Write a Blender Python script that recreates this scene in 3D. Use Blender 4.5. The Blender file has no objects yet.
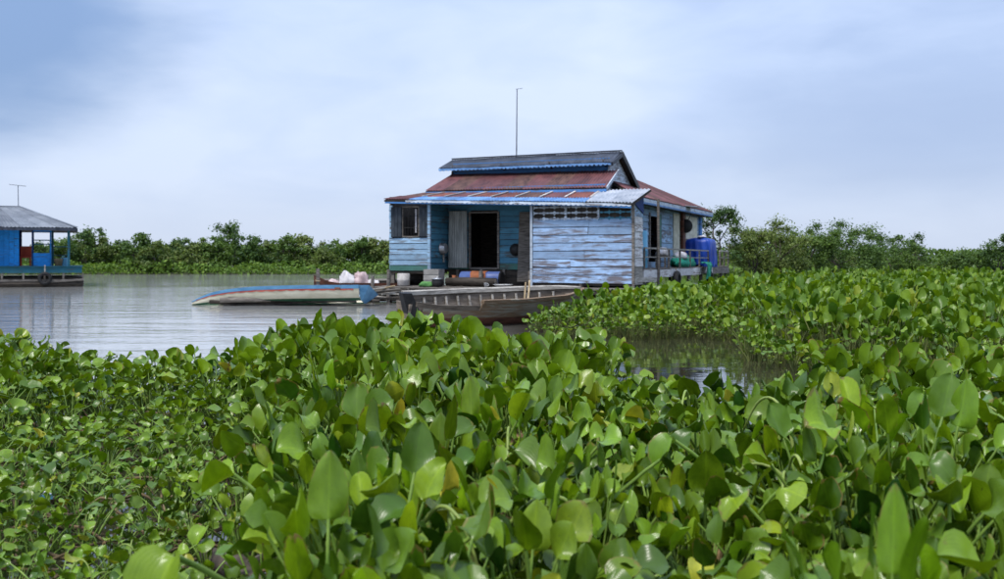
import bpy, math, random
import numpy as np
from mathutils import Vector, Matrix, noise as mnoise

random.seed(7)
RNG = np.random.default_rng(11)
PI = math.pi
scene = bpy.context.scene
COL = scene.collection

# ------------------------------------------------------------------ camera, sky, sun, exposure
CAM_H = 1.3
F = 976.0            # focal length in photo pixels (1004 wide)
CX, HY = 502.0, 259.0
cam_d = bpy.data.cameras.new("camera")
cam = bpy.data.objects.new("camera", cam_d)
COL.objects.link(cam)
cam.location = (0, 0, CAM_H)
cam.rotation_euler = (PI / 2, 0, 0)
cam_d.lens = 35.0
cam_d.sensor_width = 36.0
cam_d.shift_y = -30.5 / 1004
cam_d.clip_start = 0.05
cam_d.clip_end = 9000
cam_d.dof.use_dof = True
cam_d.dof.focus_distance = 8.0
cam_d.dof.aperture_fstop = 4.0
scene.camera = cam

SUN_EL, SUN_AZ = math.radians(62), math.radians(215)   # azimuth clockwise from +Y
world = bpy.data.worlds.new("World")
scene.world = world
world.use_nodes = True


def build_world():
    nt = world.node_tree
    N, L = nt.nodes, nt.links
    N.clear()
    out = N.new("ShaderNodeOutputWorld")
    bg = N.new("ShaderNodeBackground")
    L.new(bg.outputs[0], out.inputs[0])
    sky = N.new("ShaderNodeTexSky")
    sky.sky_type = 'NISHITA'
    sky.sun_disc = False
    sky.sun_elevation = SUN_EL
    sky.sun_rotation = SUN_AZ
    sky.air_density = 1.2
    sky.dust_density = 2.0
    tc = N.new("ShaderNodeTexCoord")
    # flatten the direction so that clouds stretch along the horizon
    mp = N.new("ShaderNodeMapping")
    mp.inputs['Scale'].default_value = (1.0, 1.0, 2.8)
    mp.inputs['Location'].default_value = (0.35, 0.0, 0.1)
    L.new(tc.outputs['Generated'], mp.inputs[0])
    n1 = N.new("ShaderNodeTexNoise")
    n1.inputs['Scale'].default_value = 1.7
    n1.inputs['Detail'].default_value = 6
    n1.inputs['Roughness'].default_value = 0.5
    n1.inputs['Distortion'].default_value = 0.35
    L.new(mp.outputs[0], n1.inputs['Vector'])
    n2 = N.new("ShaderNodeTexNoise")
    n2.inputs['Scale'].default_value = 7.5
    n2.inputs['Detail'].default_value = 5
    n2.inputs['Distortion'].default_value = 0.6
    L.new(mp.outputs[0], n2.inputs['Vector'])
    add = N.new("ShaderNodeMath"); add.operation = 'MULTIPLY_ADD'
    add.inputs[1].default_value = 0.28
    L.new(n2.outputs['Fac'], add.inputs[0]); L.new(n1.outputs['Fac'], add.inputs[2])
    ramp = N.new("ShaderNodeValToRGB")
    e = ramp.color_ramp.elements
    e[0].position = 0.50; e[0].color = (0.26, 0.33, 0.485, 1)
    e[1].position = 0.80; e[1].color = (0.40, 0.46, 0.585, 1)
    m = e.new(0.64); m.color = (0.33, 0.40, 0.55, 1)
    L.new(add.outputs[0], ramp.inputs[0])

    # one heavier rain cloud standing to the upper left
    def cloud(center, rad, col, fac, warp, prev, zs=2.0):
        d0 = Vector(center).normalized()
        mpc = N.new("ShaderNodeMapping"); mpc.inputs['Scale'].default_value = (1, 1, zs)
        L.new(tc.outputs['Generated'], mpc.inputs[0])
        wn = N.new("ShaderNodeTexNoise"); wn.inputs['Scale'].default_value = 5.0; wn.inputs['Detail'].default_value = 5
        L.new(mp.outputs[0], wn.inputs['Vector'])
        dist = N.new("ShaderNodeVectorMath"); dist.operation = 'DISTANCE'
        dist.inputs[1].default_value = (d0.x, d0.y, d0.z * zs)
        L.new(mpc.outputs[0], dist.inputs[0])
        w = N.new("ShaderNodeMath"); w.operation = 'MULTIPLY_ADD'; w.inputs[1].default_value = warp
        L.new(wn.outputs['Fac'], w.inputs[0]); L.new(dist.outputs['Value'], w.inputs[2])
        mr = N.new("ShaderNodeMapRange"); mr.interpolation_type = 'SMOOTHSTEP'
        mr.inputs['From Min'].default_value = rad * 0.45 + warp * 0.5
        mr.inputs['From Max'].default_value = rad * 1.2 + warp * 0.5
        mr.inputs['To Min'].default_value = fac; mr.inputs['To Max'].default_value = 0.0
        L.new(w.outputs[0], mr.inputs['Value'])
        mx = N.new("ShaderNodeMix"); mx.data_type = 'RGBA'
        mx.inputs['B'].default_value = (*col, 1)
        L.new(mr.outputs[0], mx.inputs['Factor']); L.new(prev, mx.inputs['A'])
        return mx.outputs['Result']

    c = ramp.outputs[0]
    c = cloud((-0.56, 1, 0.245), 0.235, (0.13, 0.205, 0.36), 0.97, 0.20, c)
    c = cloud((0.42, 1, 0.125), 0.22, (0.23, 0.295, 0.445), 0.7, 0.20, c, 3.0)
    c = cloud((0.75, -0.8, 0.4), 0.5, (0.22, 0.29, 0.43), 0.7, 0.3, c)
    c = cloud((-0.9, -0.5, 0.5), 0.5, (0.23, 0.30, 0.44), 0.7, 0.3, c)
    # pale band low over the horizon
    sep = N.new("ShaderNodeSeparateXYZ"); L.new(tc.outputs['Generated'], sep.inputs[0])
    hz = N.new("ShaderNodeMapRange"); hz.interpolation_type = 'SMOOTHSTEP'
    hz.inputs['From Min'].default_value = 0.0; hz.inputs['From Max'].default_value = 0.11
    hz.inputs['To Min'].default_value = 0.6; hz.inputs['To Max'].default_value = 0.0
    L.new(sep.outputs['Z'], hz.inputs['Value'])
    mh = N.new("ShaderNodeMix"); mh.data_type = 'RGBA'
    mh.inputs['B'].default_value = (0.42, 0.465, 0.55, 1)
    L.new(hz.outputs[0], mh.inputs['Factor']); L.new(c, mh.inputs['A'])
    # clear sky shining a little through the cloud layer
    sc = N.new("ShaderNodeVectorMath"); sc.operation = 'SCALE'; sc.inputs['Scale'].default_value = 0.08
    L.new(sky.outputs[0], sc.inputs[0])
    fin = N.new("ShaderNodeMix"); fin.data_type = 'RGBA'; fin.inputs['Factor'].default_value = 0.88
    L.new(sc.outputs[0], fin.inputs['A']); L.new(mh.outputs['Result'], fin.inputs['B'])
    L.new(fin.outputs['Result'], bg.inputs['Color'])
    zen = N.new("ShaderNodeMapRange"); zen.interpolation_type = 'SMOOTHSTEP'
    zen.inputs['From Min'].default_value = -0.1; zen.inputs['From Max'].default_value = 1.0
    zen.inputs['To Min'].default_value = 0.78; zen.inputs['To Max'].default_value = 1.25
    L.new(sep.outputs['Z'], zen.inputs['Value']); L.new(zen.outputs[0], bg.inputs['Strength'])


build_world()
sun_d = bpy.data.lights.new("sun", 'SUN')
sun_d.energy = 1.5
sun_d.angle = math.radians(14)
sun_d.color = (1.0, 0.95, 0.88)
sun = bpy.data.objects.new("sun", sun_d)
COL.objects.link(sun)
sv = Vector((math.sin(SUN_AZ) * math.cos(SUN_EL), math.cos(SUN_AZ) * math.cos(SUN_EL), math.sin(SUN_EL)))
sun.rotation_euler = sv.to_track_quat('Z', 'Y').to_euler()
vs = scene.view_settings
vs.view_transform = 'Standard'
vs.look = 'None'
vs.gamma = 1.0
vs.exposure = 1.18
vs.use_curve_mapping = False
scene.cycles.max_bounces = 6
scene.cycles.diffuse_bounces = 1
scene.cycles.transparent_max_bounces = 4


# ------------------------------------------------------------------ helpers
def at(px, py, Y):
    """point seen at photo pixel (px, py) when it stands Y metres in front of the camera"""
    return Vector(((px - CX) / F * Y, Y, CAM_H - (py - HY) / F * Y))


def pxat(px, Y):
    return (px - CX) / F * Y


class MB:
    def __init__(s):
        s.v = []; s.f = []; s.m = []

    def quad_pts(s, pts, faces, mi=0):
        b = len(s.v)
        s.v.extend([tuple(p) for p in pts])
        s.f.extend([tuple(b + i for i in f) for f in faces])
        s.m.extend([mi] * len(faces))
        return s

    def hexa(s, p, mi=0):
        # p: bottom 4 (ccw from above) then top 4
        return s.quad_pts(p, [(0, 3, 2, 1), (4, 5, 6, 7), (0, 1, 5, 4), (1, 2, 6, 5), (2, 3, 7, 6), (3, 0, 4, 7)], mi)

    def box(s, x0, x1, y0, y1, z0, z1, mi=0):
        return s.hexa([(x0, y0, z0), (x1, y0, z0), (x1, y1, z0), (x0, y1, z0),
                       (x0, y0, z1), (x1, y0, z1), (x1, y1, z1), (x0, y1, z1)], mi)

    def beam(s, a, b, w, h, up=(0, 0, 1), mi=0):
        a, b = Vector(a), Vector(b)
        d = (b - a).normalized()
        u = Vector(up)
        r = d.cross(u)
        if r.length < 1e-4:
            r = d.cross(Vector((1, 0, 0)))
        r.normalize(); u = r.cross(d)
        r = r * w / 2; u = u * h / 2
        return s.hexa([a - r - u, b - r - u, b + r - u, a + r - u, a - r + u, b - r + u, b + r + u, a + r + u], mi)

    def tube(s, pts, rad, n=6, cap=True, mi=0):
        pts = [Vector(p) for p in pts]
        if not hasattr(rad, '__len__'):
            rad = [rad] * len(pts)
        b = len(s.v)
        ref = None
        for i, p in enumerate(pts):
            d = (pts[min(i + 1, len(pts) - 1)] - pts[max(i - 1, 0)]).normalized()
            if ref is None:
                ref = d.orthogonal().normalized()
            ref = (ref - d * ref.dot(d)).normalized()
            w = d.cross(ref)
            for k in range(n):
                a = 2 * PI * k / n
                s.v.append(tuple(p + (ref * math.cos(a) + w * math.sin(a)) * rad[i]))
        for i in range(len(pts) - 1):
            for k in range(n):
                k2 = (k + 1) % n
                s.f.append((b + i * n + k, b + i * n + k2, b + (i + 1) * n + k2, b + (i + 1) * n + k)); s.m.append(mi)
        if cap:
            s.f.append(tuple(b + k for k in range(n))[::-1]); s.m.append(mi)
            s.f.append(tuple(b + (len(pts) - 1) * n + k for k in range(n))); s.m.append(mi)
        return s

    def lathe(s, prof, n=16, axis='z', origin=(0, 0, 0), mi=0, cap=True):
        b = len(s.v); o = Vector(origin)
        for (r, h) in prof:
            for k in range(n):
                a = 2 * PI * k / n
                c, q = r * math.cos(a), r * math.sin(a)
                p = {'z': (c, q, h), 'x': (h, c, q), 'y': (q, h, c)}[axis]
                s.v.append(tuple(o + Vector(p)))
        for i in range(len(prof) - 1):
            for k in range(n):
                k2 = (k + 1) % n
                s.f.append((b + i * n + k, b + i * n + k2, b + (i + 1) * n + k2, b + (i + 1) * n + k)); s.m.append(mi)
        if cap:
            s.f.append(tuple(b + k for k in range(n))[::-1]); s.m.append(mi)
            s.f.append(tuple(b + (len(prof) - 1) * n + k for k in range(n))); s.m.append(mi)
        return s

    def grid(s, rows, mi=0, closed=False):
        b = len(s.v); n = len(rows[0])
        for r in rows:
            s.v.extend([tuple(p) for p in r])
        for i in range(len(rows) - 1):
            for k in range(n if closed else n - 1):
                k2 = (k + 1) % n
                s.f.append((b + i * n + k, b + i * n + k2, b + (i + 1) * n + k2, b + (i + 1) * n + k)); s.m.append(mi)
        return s

    def build(s, name, mats, parent=None, smooth=False, loc=None, rot=None):
        me = bpy.data.meshes.new(name)
        me.from_pydata(s.v, [], s.f)
        if not isinstance(mats, (list, tuple)):
            mats = [mats]
        for m in mats:
            me.materials.append(m)
        if len(mats) > 1:
            me.polygons.foreach_set("material_index", s.m)
        if smooth:
            me.polygons.foreach_set("use_smooth", [True] * len(me.polygons))
        me.update()
        return link(name, me, parent, loc, rot)


def link(name, me, parent=None, loc=None, rot=None):
    o = bpy.data.objects.new(name, me)
    COL.objects.link(o)
    if parent is not None:
        o.parent = parent
    if loc is not None:
        o.location = loc
    if rot is not None:
        o.rotation_euler = rot
    return o


def thing(name, label, cat, loc=(0, 0, 0), rotz=0.0, group=None):
    o = bpy.data.objects.new(name, None)
    o.empty_display_size = 0.2
    COL.objects.link(o)
    o.location = loc
    o.rotation_euler = (0, 0, rotz)
    return tag(o, label, cat, group)


def tag(o, label=None, cat=None, group=None, kind=None):
    if label: o["label"] = label
    if cat: o["category"] = cat
    if group: o["group"] = group
    if kind: o["kind"] = kind
    return o


# ------------------------------------------------------------------ materials
def new_mat(name):
    m = bpy.data.materials.new(name)
    m.use_nodes = True
    nt = m.node_tree
    b = nt.nodes["Principled BSDF"]
    return m, nt, nt.nodes, nt.links, b


def lk(L, a, b):
    L.new(a, b)


def ramp2(N, p0, c0, p1, c1):
    r = N.new("ShaderNodeValToRGB")
    e = r.color_ramp.elements
    e[0].position = p0; e[0].color = (*c0, 1)
    e[1].position = p1; e[1].color = (*c1, 1)
    return r


def noise(N, L, vec, scale, detail=6, rough=0.55, dist=0.0):
    n = N.new("ShaderNodeTexNoise")
    n.inputs['Scale'].default_value = scale
    n.inputs['Detail'].default_value = detail
    n.inputs['Roughness'].default_value = rough
    n.inputs['Distortion'].default_value = dist
    if vec is not None:
        L.new(vec, n.inputs['Vector'])
    return n


def coords(N, L, scale=(1, 1, 1), per_object=True):
    tc = N.new("ShaderNodeTexCoord")
    mp = N.new("ShaderNodeMapping")
    mp.inputs['Scale'].default_value = scale
    L.new(tc.outputs['Object'], mp.inputs[0])
    if per_object:
        oi = N.new("ShaderNodeObjectInfo")
        mul = N.new("ShaderNodeMath"); mul.operation = 'MULTIPLY'; mul.inputs[1].default_value = 37.0
        L.new(oi.outputs['Random'], mul.inputs[0])
        cb = N.new("ShaderNodeCombineXYZ")
        for i in range(3):
            L.new(mul.outputs[0], cb.inputs[i])
        L.new(cb.outputs[0], mp.inputs['Location'])
        return mp.outputs[0], oi.outputs['Random']
    return mp.outputs[0], None


def mixc(N, L, fac, a, b, typ='MIX'):
    m = N.new("ShaderNodeMix"); m.data_type = 'RGBA'; m.blend_type = typ
    for sock, val in (('Factor', fac), ('A', a), ('B', b)):
        if isinstance(val, (tuple, list)):
            m.inputs[sock].default_value = (*val[:3], 1)
        elif isinstance(val, (int, float)):
            m.inputs[sock].default_value = val
        else:
            L.new(val, m.inputs[sock])
    return m.outputs['Result']


def add_bump(N, L, b, h, strength=0.3, dist=0.01):
    bp = N.new("ShaderNodeBump")
    bp.inputs['Strength'].default_value = strength
    bp.inputs['Distance'].default_value = dist
    L.new(h, bp.inputs['Height'])
    L.new(bp.outputs[0], b.inputs['Normal'])


def paint_wood(name, paint, wood, wear=0.5, rough=0.75, var=0.25, grain=(0.9, 0.9, 11.0)):
    """flaking paint over weathered boards, grain running along the boards"""
    m, nt, N, L, b = new_mat(name)
    v, rnd = coords(N, L, grain)
    n1 = noise(N, L, v, 2.2, 9, 0.62, 0.6)
    v2, _ = coords(N, L, (1.0, 1.0, 2.0), False)
    n2 = noise(N, L, v2, 1.3, 4)
    ad = N.new("ShaderNodeMath"); ad.operation = 'MULTIPLY_ADD'; ad.inputs[1].default_value = 0.5
    L.new(n2.outputs['Fac'], ad.inputs[0]); L.new(n1.outputs['Fac'], ad.inputs[2])
    a2 = N.new("ShaderNodeMath"); a2.operation = 'MULTIPLY_ADD'; a2.inputs[1].default_value = 0.16
    L.new(rnd, a2.inputs[0]); L.new(ad.outputs[0], a2.inputs[2])
    t = 0.83 + 0.28 * (0.5 - wear)
    r = ramp2(N, t - 0.05, (0, 0, 0), t + 0.09, (1, 1, 1))
    L.new(a2.outputs[0], r.inputs[0])
    v3, _ = coords(N, L, (1.5, 1.5, 30.0))
    n3 = noise(N, L, v3, 3.0, 7, 0.7)
    wr = ramp2(N, 0.3, tuple(c * 0.45 for c in wood), 0.75, wood)
    L.new(n3.outputs['Fac'], wr.inputs[0])
    pr = ramp2(N, 0.25, tuple(c * (1 - var) for c in paint), 0.75, tuple(min(1, c * (1 + var * 0.6)) for c in paint))
    n4 = noise(N, L, v2, 4.0, 6, 0.6)
    L.new(n4.outputs['Fac'], pr.inputs[0])
    hs = N.new("ShaderNodeHueSaturation")
    mr = N.new("ShaderNodeMapRange"); mr.inputs['To Min'].default_value = 0.68; mr.inputs['To Max'].default_value = 1.25
    L.new(rnd, mr.inputs['Value']); L.new(mr.outputs[0], hs.inputs['Value'])
    L.new(pr.outputs[0], hs.inputs['Color'])
    c = mixc(N, L, r.outputs[0], hs.outputs[0], wr.outputs[0])
    L.new(c, b.inputs['Base Color'])
    b.inputs['Roughness'].default_value = rough
    b.inputs['Specular IOR Level'].default_value = 0.25
    add_bump(N, L, b, n3.outputs['Fac'], 0.5, 0.008)
    return m


def rough_mat(name, ca, cb, scale=4.0, rough=0.8, stretch=(1, 1, 1), bump=0.3, bdist=0.01, detail=7, spec=0.3, metal=0.0, pos=(0.35, 0.65)):
    m, nt, N, L, b = new_mat(name)
    v, rnd = coords(N, L, stretch)
    n1 = noise(N, L, v, scale, detail, 0.6, 0.3)
    r = ramp2(N, pos[0], ca, pos[1], cb)
    L.new(n1.outputs['Fac'], r.inputs[0])
    hs = N.new("ShaderNodeHueSaturation")
    mr = N.new("ShaderNodeMapRange"); mr.inputs['To Min'].default_value = 0.78; mr.inputs['To Max'].default_value = 1.2
    L.new(rnd, mr.inputs['Value']); L.new(mr.outputs[0], hs.inputs['Value'])
    L.new(r.outputs[0], hs.inputs['Color'])
    L.new(hs.outputs[0], b.inputs['Base Color'])
    b.inputs['Roughness'].default_value = rough
    b.inputs['Metallic'].default_value = metal
    b.inputs['Specular IOR Level'].default_value = spec
    if bump:
        add_bump(N, L, b, n1.outputs['Fac'], bump, bdist)
    return m


def leaf_mat(name, dark, light, yellow, rough=0.38, transl=0.22, veins=True):
    m, nt, N, L, b = new_mat(name)
    at_ = N.new("ShaderNodeAttribute"); at_.attribute_name = "var"
    oi = N.new("ShaderNodeObjectInfo")
    ad = N.new("ShaderNodeMath"); ad.operation = 'ADD'
    L.new(at_.outputs['Fac'], ad.inputs[0]); L.new(oi.outputs['Random'], ad.inputs[1])
    fr = N.new("ShaderNodeMath"); fr.operation = 'FRACT'; L.new(ad.outputs[0], fr.inputs[0])
    r = N.new("ShaderNodeValToRGB")
    e = r.color_ramp.elements
    e[0].position = 0.0; e[0].color = (*dark, 1)
    e[1].position = 1.0; e[1].color = (*yellow, 1)
    x = e.new(0.45); x.color = (*[(a + c) / 2 for a, c in zip(dark, light)], 1)
    x = e.new(0.93); x.color = (*light, 1)
    x = e.new(0.985); x.color = (*[(a + c) / 2 for a, c in zip(yellow, light)], 1)
    L.new(fr.outputs[0], r.inputs[0])
    tc = N.new("ShaderNodeTexCoord")
    n1 = noise(N, L, tc.outputs['Object'], 16.0, 4)
    n1r = ramp2(N, 0.3, (0.78, 0.8, 0.74), 0.7, (1.15, 1.12, 1.1)); L.new(n1.outputs['Fac'], n1r.inputs[0])
    c = mixc(N, L, 1.0, r.outputs[0], n1r.outputs[0], 'MULTIPLY')
    c = mixc(N, L, 1.0, c, oi.outputs['Color'], 'MULTIPLY')
    # brown dying patches
    n2 = noise(N, L, tc.outputs['Object'], 9.0, 3)
    ad2 = N.new("ShaderNodeMath"); ad2.operation = 'MULTIPLY_ADD'; ad2.inputs[1].default_value = 0.10
    L.new(fr.outputs[0], ad2.inputs[0]); L.new(n2.outputs['Fac'], ad2.inputs[2])
    br = ramp2(N, 0.78, (0, 0, 0), 0.84, (1, 1, 1)); L.new(ad2.outputs[0], br.inputs[0])
    c = mixc(N, L, br.outputs[0], c, (0.16, 0.085, 0.035))
    if veins:
        # browned, nibbled margins on the older leaves, a paler midrib on all
        uv = N.new("ShaderNodeUVMap")
        su = N.new("ShaderNodeSeparateXYZ"); L.new(uv.outputs[0], su.inputs[0])
        mid = N.new("ShaderNodeMath"); mid.operation = 'MULTIPLY_ADD'; mid.inputs[1].default_value = 2.0; mid.inputs[2].default_value = -1.0
        L.new(su.outputs['X'], mid.inputs[0])
        ab_ = N.new("ShaderNodeMath"); ab_.operation = 'ABSOLUTE'; L.new(mid.outputs[0], ab_.inputs[0])
        mxx = N.new("ShaderNodeMath"); mxx.operation = 'MAXIMUM'; L.new(ab_.outputs[0], mxx.inputs[0]); L.new(su.outputs['Y'], mxx.inputs[1])
        ne = noise(N, L, tc.outputs['Object'], 26.0, 4)
        e1 = N.new("ShaderNodeMath"); e1.operation = 'MULTIPLY_ADD'; e1.inputs[1].default_value = 0.45
        L.new(ne.outputs['Fac'], e1.inputs[0]); L.new(mxx.outputs[0], e1.inputs[2])
        f7 = N.new("ShaderNodeMath"); f7.operation = 'MULTIPLY'; f7.inputs[1].default_value = 7.31; L.new(fr.outputs[0], f7.inputs[0])
        f8 = N.new("ShaderNodeMath"); f8.operation = 'FRACT'; L.new(f7.outputs[0], f8.inputs[0])
        e2 = N.new("ShaderNodeMath"); e2.operation = 'MULTIPLY_ADD'; e2.inputs[1].default_value = 0.34
        L.new(f8.outputs[0], e2.inputs[0]); L.new(e1.outputs[0], e2.inputs[2])
        er = ramp2(N, 1.36, (0, 0, 0), 1.44, (1, 1, 1))
        e3 = N.new("ShaderNodeMath"); e3.operation = 'MULTIPLY'; e3.inputs[1].default_value = 0.6
        L.new(e2.outputs[0], e3.inputs[0])
        er.color_ramp.elements[0].position = 0.872; er.color_ramp.elements[1].position = 0.90
        L.new(e3.outputs[0], er.inputs[0])
        c = mixc(N, L, er.outputs[0], c, (0.17, 0.12, 0.03))
        rib = ramp2(N, 0.0, (1.35, 1.3, 1.3), 0.09, (1, 1, 1)); L.new(ab_.outputs[0], rib.inputs[0])
        c = mixc(N, L, 1.0, c, rib.outputs[0], 'MULTIPLY')
        sp_ = noise(N, L, tc.outputs['Object'], 60.0, 2)
        hol = ramp2(N, 0.70, (0, 0, 0), 0.74, (1, 1, 1)); L.new(sp_.outputs['Fac'], hol.inputs[0])
        c = mixc(N, L, hol.outputs[0], c, (0.05, 0.045, 0.015))
    geo = N.new("ShaderNodeNewGeometry")
    back = mixc(N, L, geo.outputs['Backfacing'], c, mixc(N, L, 0.3, c, (0.15, 0.26, 0.04)))
    L.new(back, b.inputs['Base Color'])
    b.inputs['Roughness'].default_value = rough
    b.inputs['Specular IOR Level'].default_value = 0.34
    if veins:
        w = N.new("ShaderNodeTexWave"); w.inputs['Scale'].default_value = 5.0
        w.bands_direction = 'X'; w.inputs['Distortion'].default_value = 0.6
        L.new(uv.outputs[0], w.inputs['Vector'])
        add_bump(N, L, b, w.outputs['Fac'], 0.12, 0.002)
    tr = N.new("ShaderNodeBsdfTranslucent")
    trc = mixc(N, L, 1.0, back, (1.5, 1.45, 0.55), 'MULTIPLY')
    L.new(trc, tr.inputs['Color'])
    mx = N.new("ShaderNodeMixShader"); mx.inputs[0].default_value = transl
    L.new(b.outputs[0], mx.inputs[1]); L.new(tr.outputs[0], mx.inputs[2])
    L.new(mx.outputs[0], nt.nodes["Material Output"].inputs[0])
    return m


def water_mat():
    m, nt, N, L, b = new_mat("water")
    v, _ = coords(N, L, (0.8, 2.6, 1.0), False)
    n1 = noise(N, L, v, 0.55, 4, 0.55, 0.4)
    n2 = noise(N, L, v, 3.2, 3, 0.5, 0.3)
    v3, _ = coords(N, L, (0.05, 0.16, 1.0), False)
    n3 = noise(N, L, v3, 1.0, 3, 0.5)
    calm = ramp2(N, 0.34, (0.35,) * 3, 0.60, (1,) * 3); L.new(n3.outputs['Fac'], calm.inputs[0])
    ad = N.new("ShaderNodeMath"); ad.operation = 'MULTIPLY_ADD'; ad.inputs[1].default_value = 0.16
    L.new(n2.outputs['Fac'], ad.inputs[0]); L.new(n1.outputs['Fac'], ad.inputs[2])
    ml = N.new("ShaderNodeMath"); ml.operation = 'MULTIPLY'
    L.new(ad.outputs[0], ml.inputs[0]); L.new(calm.outputs[0], ml.inputs[1])
    # open water is ruffled by the wind, the pockets between the plants are calm
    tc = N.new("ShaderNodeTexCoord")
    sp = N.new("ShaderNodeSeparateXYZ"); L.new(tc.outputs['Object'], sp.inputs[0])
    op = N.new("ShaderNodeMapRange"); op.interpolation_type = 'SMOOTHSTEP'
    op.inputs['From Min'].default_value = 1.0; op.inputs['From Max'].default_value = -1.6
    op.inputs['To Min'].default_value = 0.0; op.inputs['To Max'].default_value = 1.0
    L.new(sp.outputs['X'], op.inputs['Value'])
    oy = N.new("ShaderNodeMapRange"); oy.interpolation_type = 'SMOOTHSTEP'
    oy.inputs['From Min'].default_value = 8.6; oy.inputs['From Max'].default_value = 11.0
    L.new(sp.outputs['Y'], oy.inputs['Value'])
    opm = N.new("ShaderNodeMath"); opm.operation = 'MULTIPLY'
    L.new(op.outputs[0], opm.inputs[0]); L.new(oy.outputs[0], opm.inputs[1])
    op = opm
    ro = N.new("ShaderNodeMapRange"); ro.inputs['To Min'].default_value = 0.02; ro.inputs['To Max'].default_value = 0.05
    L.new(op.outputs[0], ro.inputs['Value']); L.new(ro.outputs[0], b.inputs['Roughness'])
    L.new(mixc(N, L, op.outputs[0], (0.035, 0.034, 0.020), (0.32, 0.32, 0.305)), b.inputs['Base Color'])  # silty base, painted paler in the open to imitate bright sky reflection
    b.inputs['IOR'].default_value = 1.6
    m2 = N.new("ShaderNodeMath"); m2.operation = 'MULTIPLY'
    cm = N.new("ShaderNodeMapRange"); cm.inputs['To Min'].default_value = 0.16; cm.inputs['To Max'].default_value = 1.0
    L.new(op.outputs[0], cm.inputs['Value']); L.new(cm.outputs[0], m2.inputs[0]); L.new(ml.outputs[0], m2.inputs[1])
    add_bump(N, L, b, m2.outputs[0], 0.5, 0.075)
    return m


M = {}
M['water'] = water_mat()
M['bank'] = rough_mat("bank_soil", (0.035, 0.045, 0.018), (0.07, 0.08, 0.03), 1.5, 0.95)
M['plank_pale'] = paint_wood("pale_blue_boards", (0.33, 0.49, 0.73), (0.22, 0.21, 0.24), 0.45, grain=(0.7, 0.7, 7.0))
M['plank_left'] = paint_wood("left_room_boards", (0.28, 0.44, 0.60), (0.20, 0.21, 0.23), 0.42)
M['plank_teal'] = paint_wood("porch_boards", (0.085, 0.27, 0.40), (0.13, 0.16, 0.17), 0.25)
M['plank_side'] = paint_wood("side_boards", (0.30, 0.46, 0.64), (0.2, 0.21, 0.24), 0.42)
M['plank_green'] = paint_wood("green_boards", (0.07, 0.20, 0.17), (0.12, 0.13, 0.12), 0.4)
M['plank_white'] = paint_wood("whitewashed_sheets", (0.74, 0.73, 0.73), (0.38, 0.30, 0.26), 0.36)
M['blue_paint'] = paint_wood("bright_blue_paint", (0.09, 0.27, 0.62), (0.17, 0.19, 0.23), 0.22)
M['blue_house'] = paint_wood("vivid_blue_paint", (0.015, 0.29, 0.80), (0.06, 0.2, 0.5), 0.1, 0.55)
M['blue_dark'] = paint_wood("deep_blue_paint", (0.008, 0.04, 0.17), (0.03, 0.05, 0.1), 0.1)
M['teal_edge'] = paint_wood("teal_deck_paint", (0.03, 0.16, 0.22), (0.09, 0.11, 0.11), 0.35)
M['wood_grey'] = rough_mat("weathered_wood", (0.075, 0.065, 0.055), (0.24, 0.215, 0.19), 3.0, 0.85, (1.2, 1.2, 9), 0.4)
M['wood_lite'] = rough_mat("bleached_wood", (0.20, 0.18, 0.155), (0.46, 0.43, 0.38), 3.0, 0.85, (1.2, 1.2, 9), 0.4)
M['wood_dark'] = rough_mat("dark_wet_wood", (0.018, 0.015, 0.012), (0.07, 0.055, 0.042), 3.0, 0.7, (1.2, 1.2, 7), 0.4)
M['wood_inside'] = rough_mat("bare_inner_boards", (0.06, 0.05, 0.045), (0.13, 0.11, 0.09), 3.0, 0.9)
M['bamboo'] = rough_mat("bamboo", (0.20, 0.14, 0.07), (0.42, 0.33, 0.20), 5.0, 0.6)
M['shutter'] = rough_mat("dark_shutter", (0.012, 0.018, 0.026), (0.04, 0.05, 0.062), 4.0, 0.7)
M['roof_red'] = rough_mat("red_roof_sheet", (0.080, 0.032, 0.036), (0.165, 0.066, 0.066), 2.2, 0.55, (2, 1, 1), 0.15)
M['roof_rust'] = rough_mat("rusty_roof_sheet", (0.10, 0.032, 0.028), (0.25, 0.092, 0.066), 2.2, 0.62, (2, 1, 1), 0.15)
M['roof_brown'] = rough_mat("brown_roof_sheet", (0.060, 0.030, 0.028), (0.15, 0.080, 0.064), 2.8, 0.65, (2, 1, 1), 0.15)
M['roof_dark'] = rough_mat("dark_roof_sheet", (0.014, 0.018, 0.028), (0.055, 0.065, 0.090), 2.5, 0.5, (2, 1, 1), 0.15)
M['roof_white'] = rough_mat("bare_zinc_sheet", (0.27, 0.31, 0.37), (0.50, 0.53, 0.58), 2.0, 0.45, (1, 1, 1), 0.1)
M['roof_blue'] = rough_mat("blue_roof_sheet", (0.07, 0.17, 0.38), (0.16, 0.31, 0.55), 2.5, 0.55, (2, 1, 1), 0.1)
M['roof_grey'] = rough_mat("grey_roof_sheet", (0.10, 0.115, 0.14), (0.20, 0.22, 0.25), 1.2, 0.5, (1, 1, 1), 0.1)
M['batten'] = rough_mat("pale_batten", (0.34, 0.31, 0.29), (0.58, 0.55, 0.52), 5, 0.7)
M['zinc'] = rough_mat("old_zinc", (0.17, 0.18, 0.17), (0.33, 0.34, 0.32), 2.5, 0.5, (3, 3, 0.6), 0.1)
M['trim_pale'] = paint_wood("pale_trim_paint", (0.55, 0.63, 0.72), (0.28, 0.28, 0.30), 0.32)
M['black'] = rough_mat("black_metal", (0.008, 0.008, 0.009), (0.025, 0.024, 0.024), 6, 0.5)
M['rubber'] = rough_mat("tyre_rubber", (0.010, 0.010, 0.011), (0.03, 0.03, 0.03), 6, 0.8)
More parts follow.
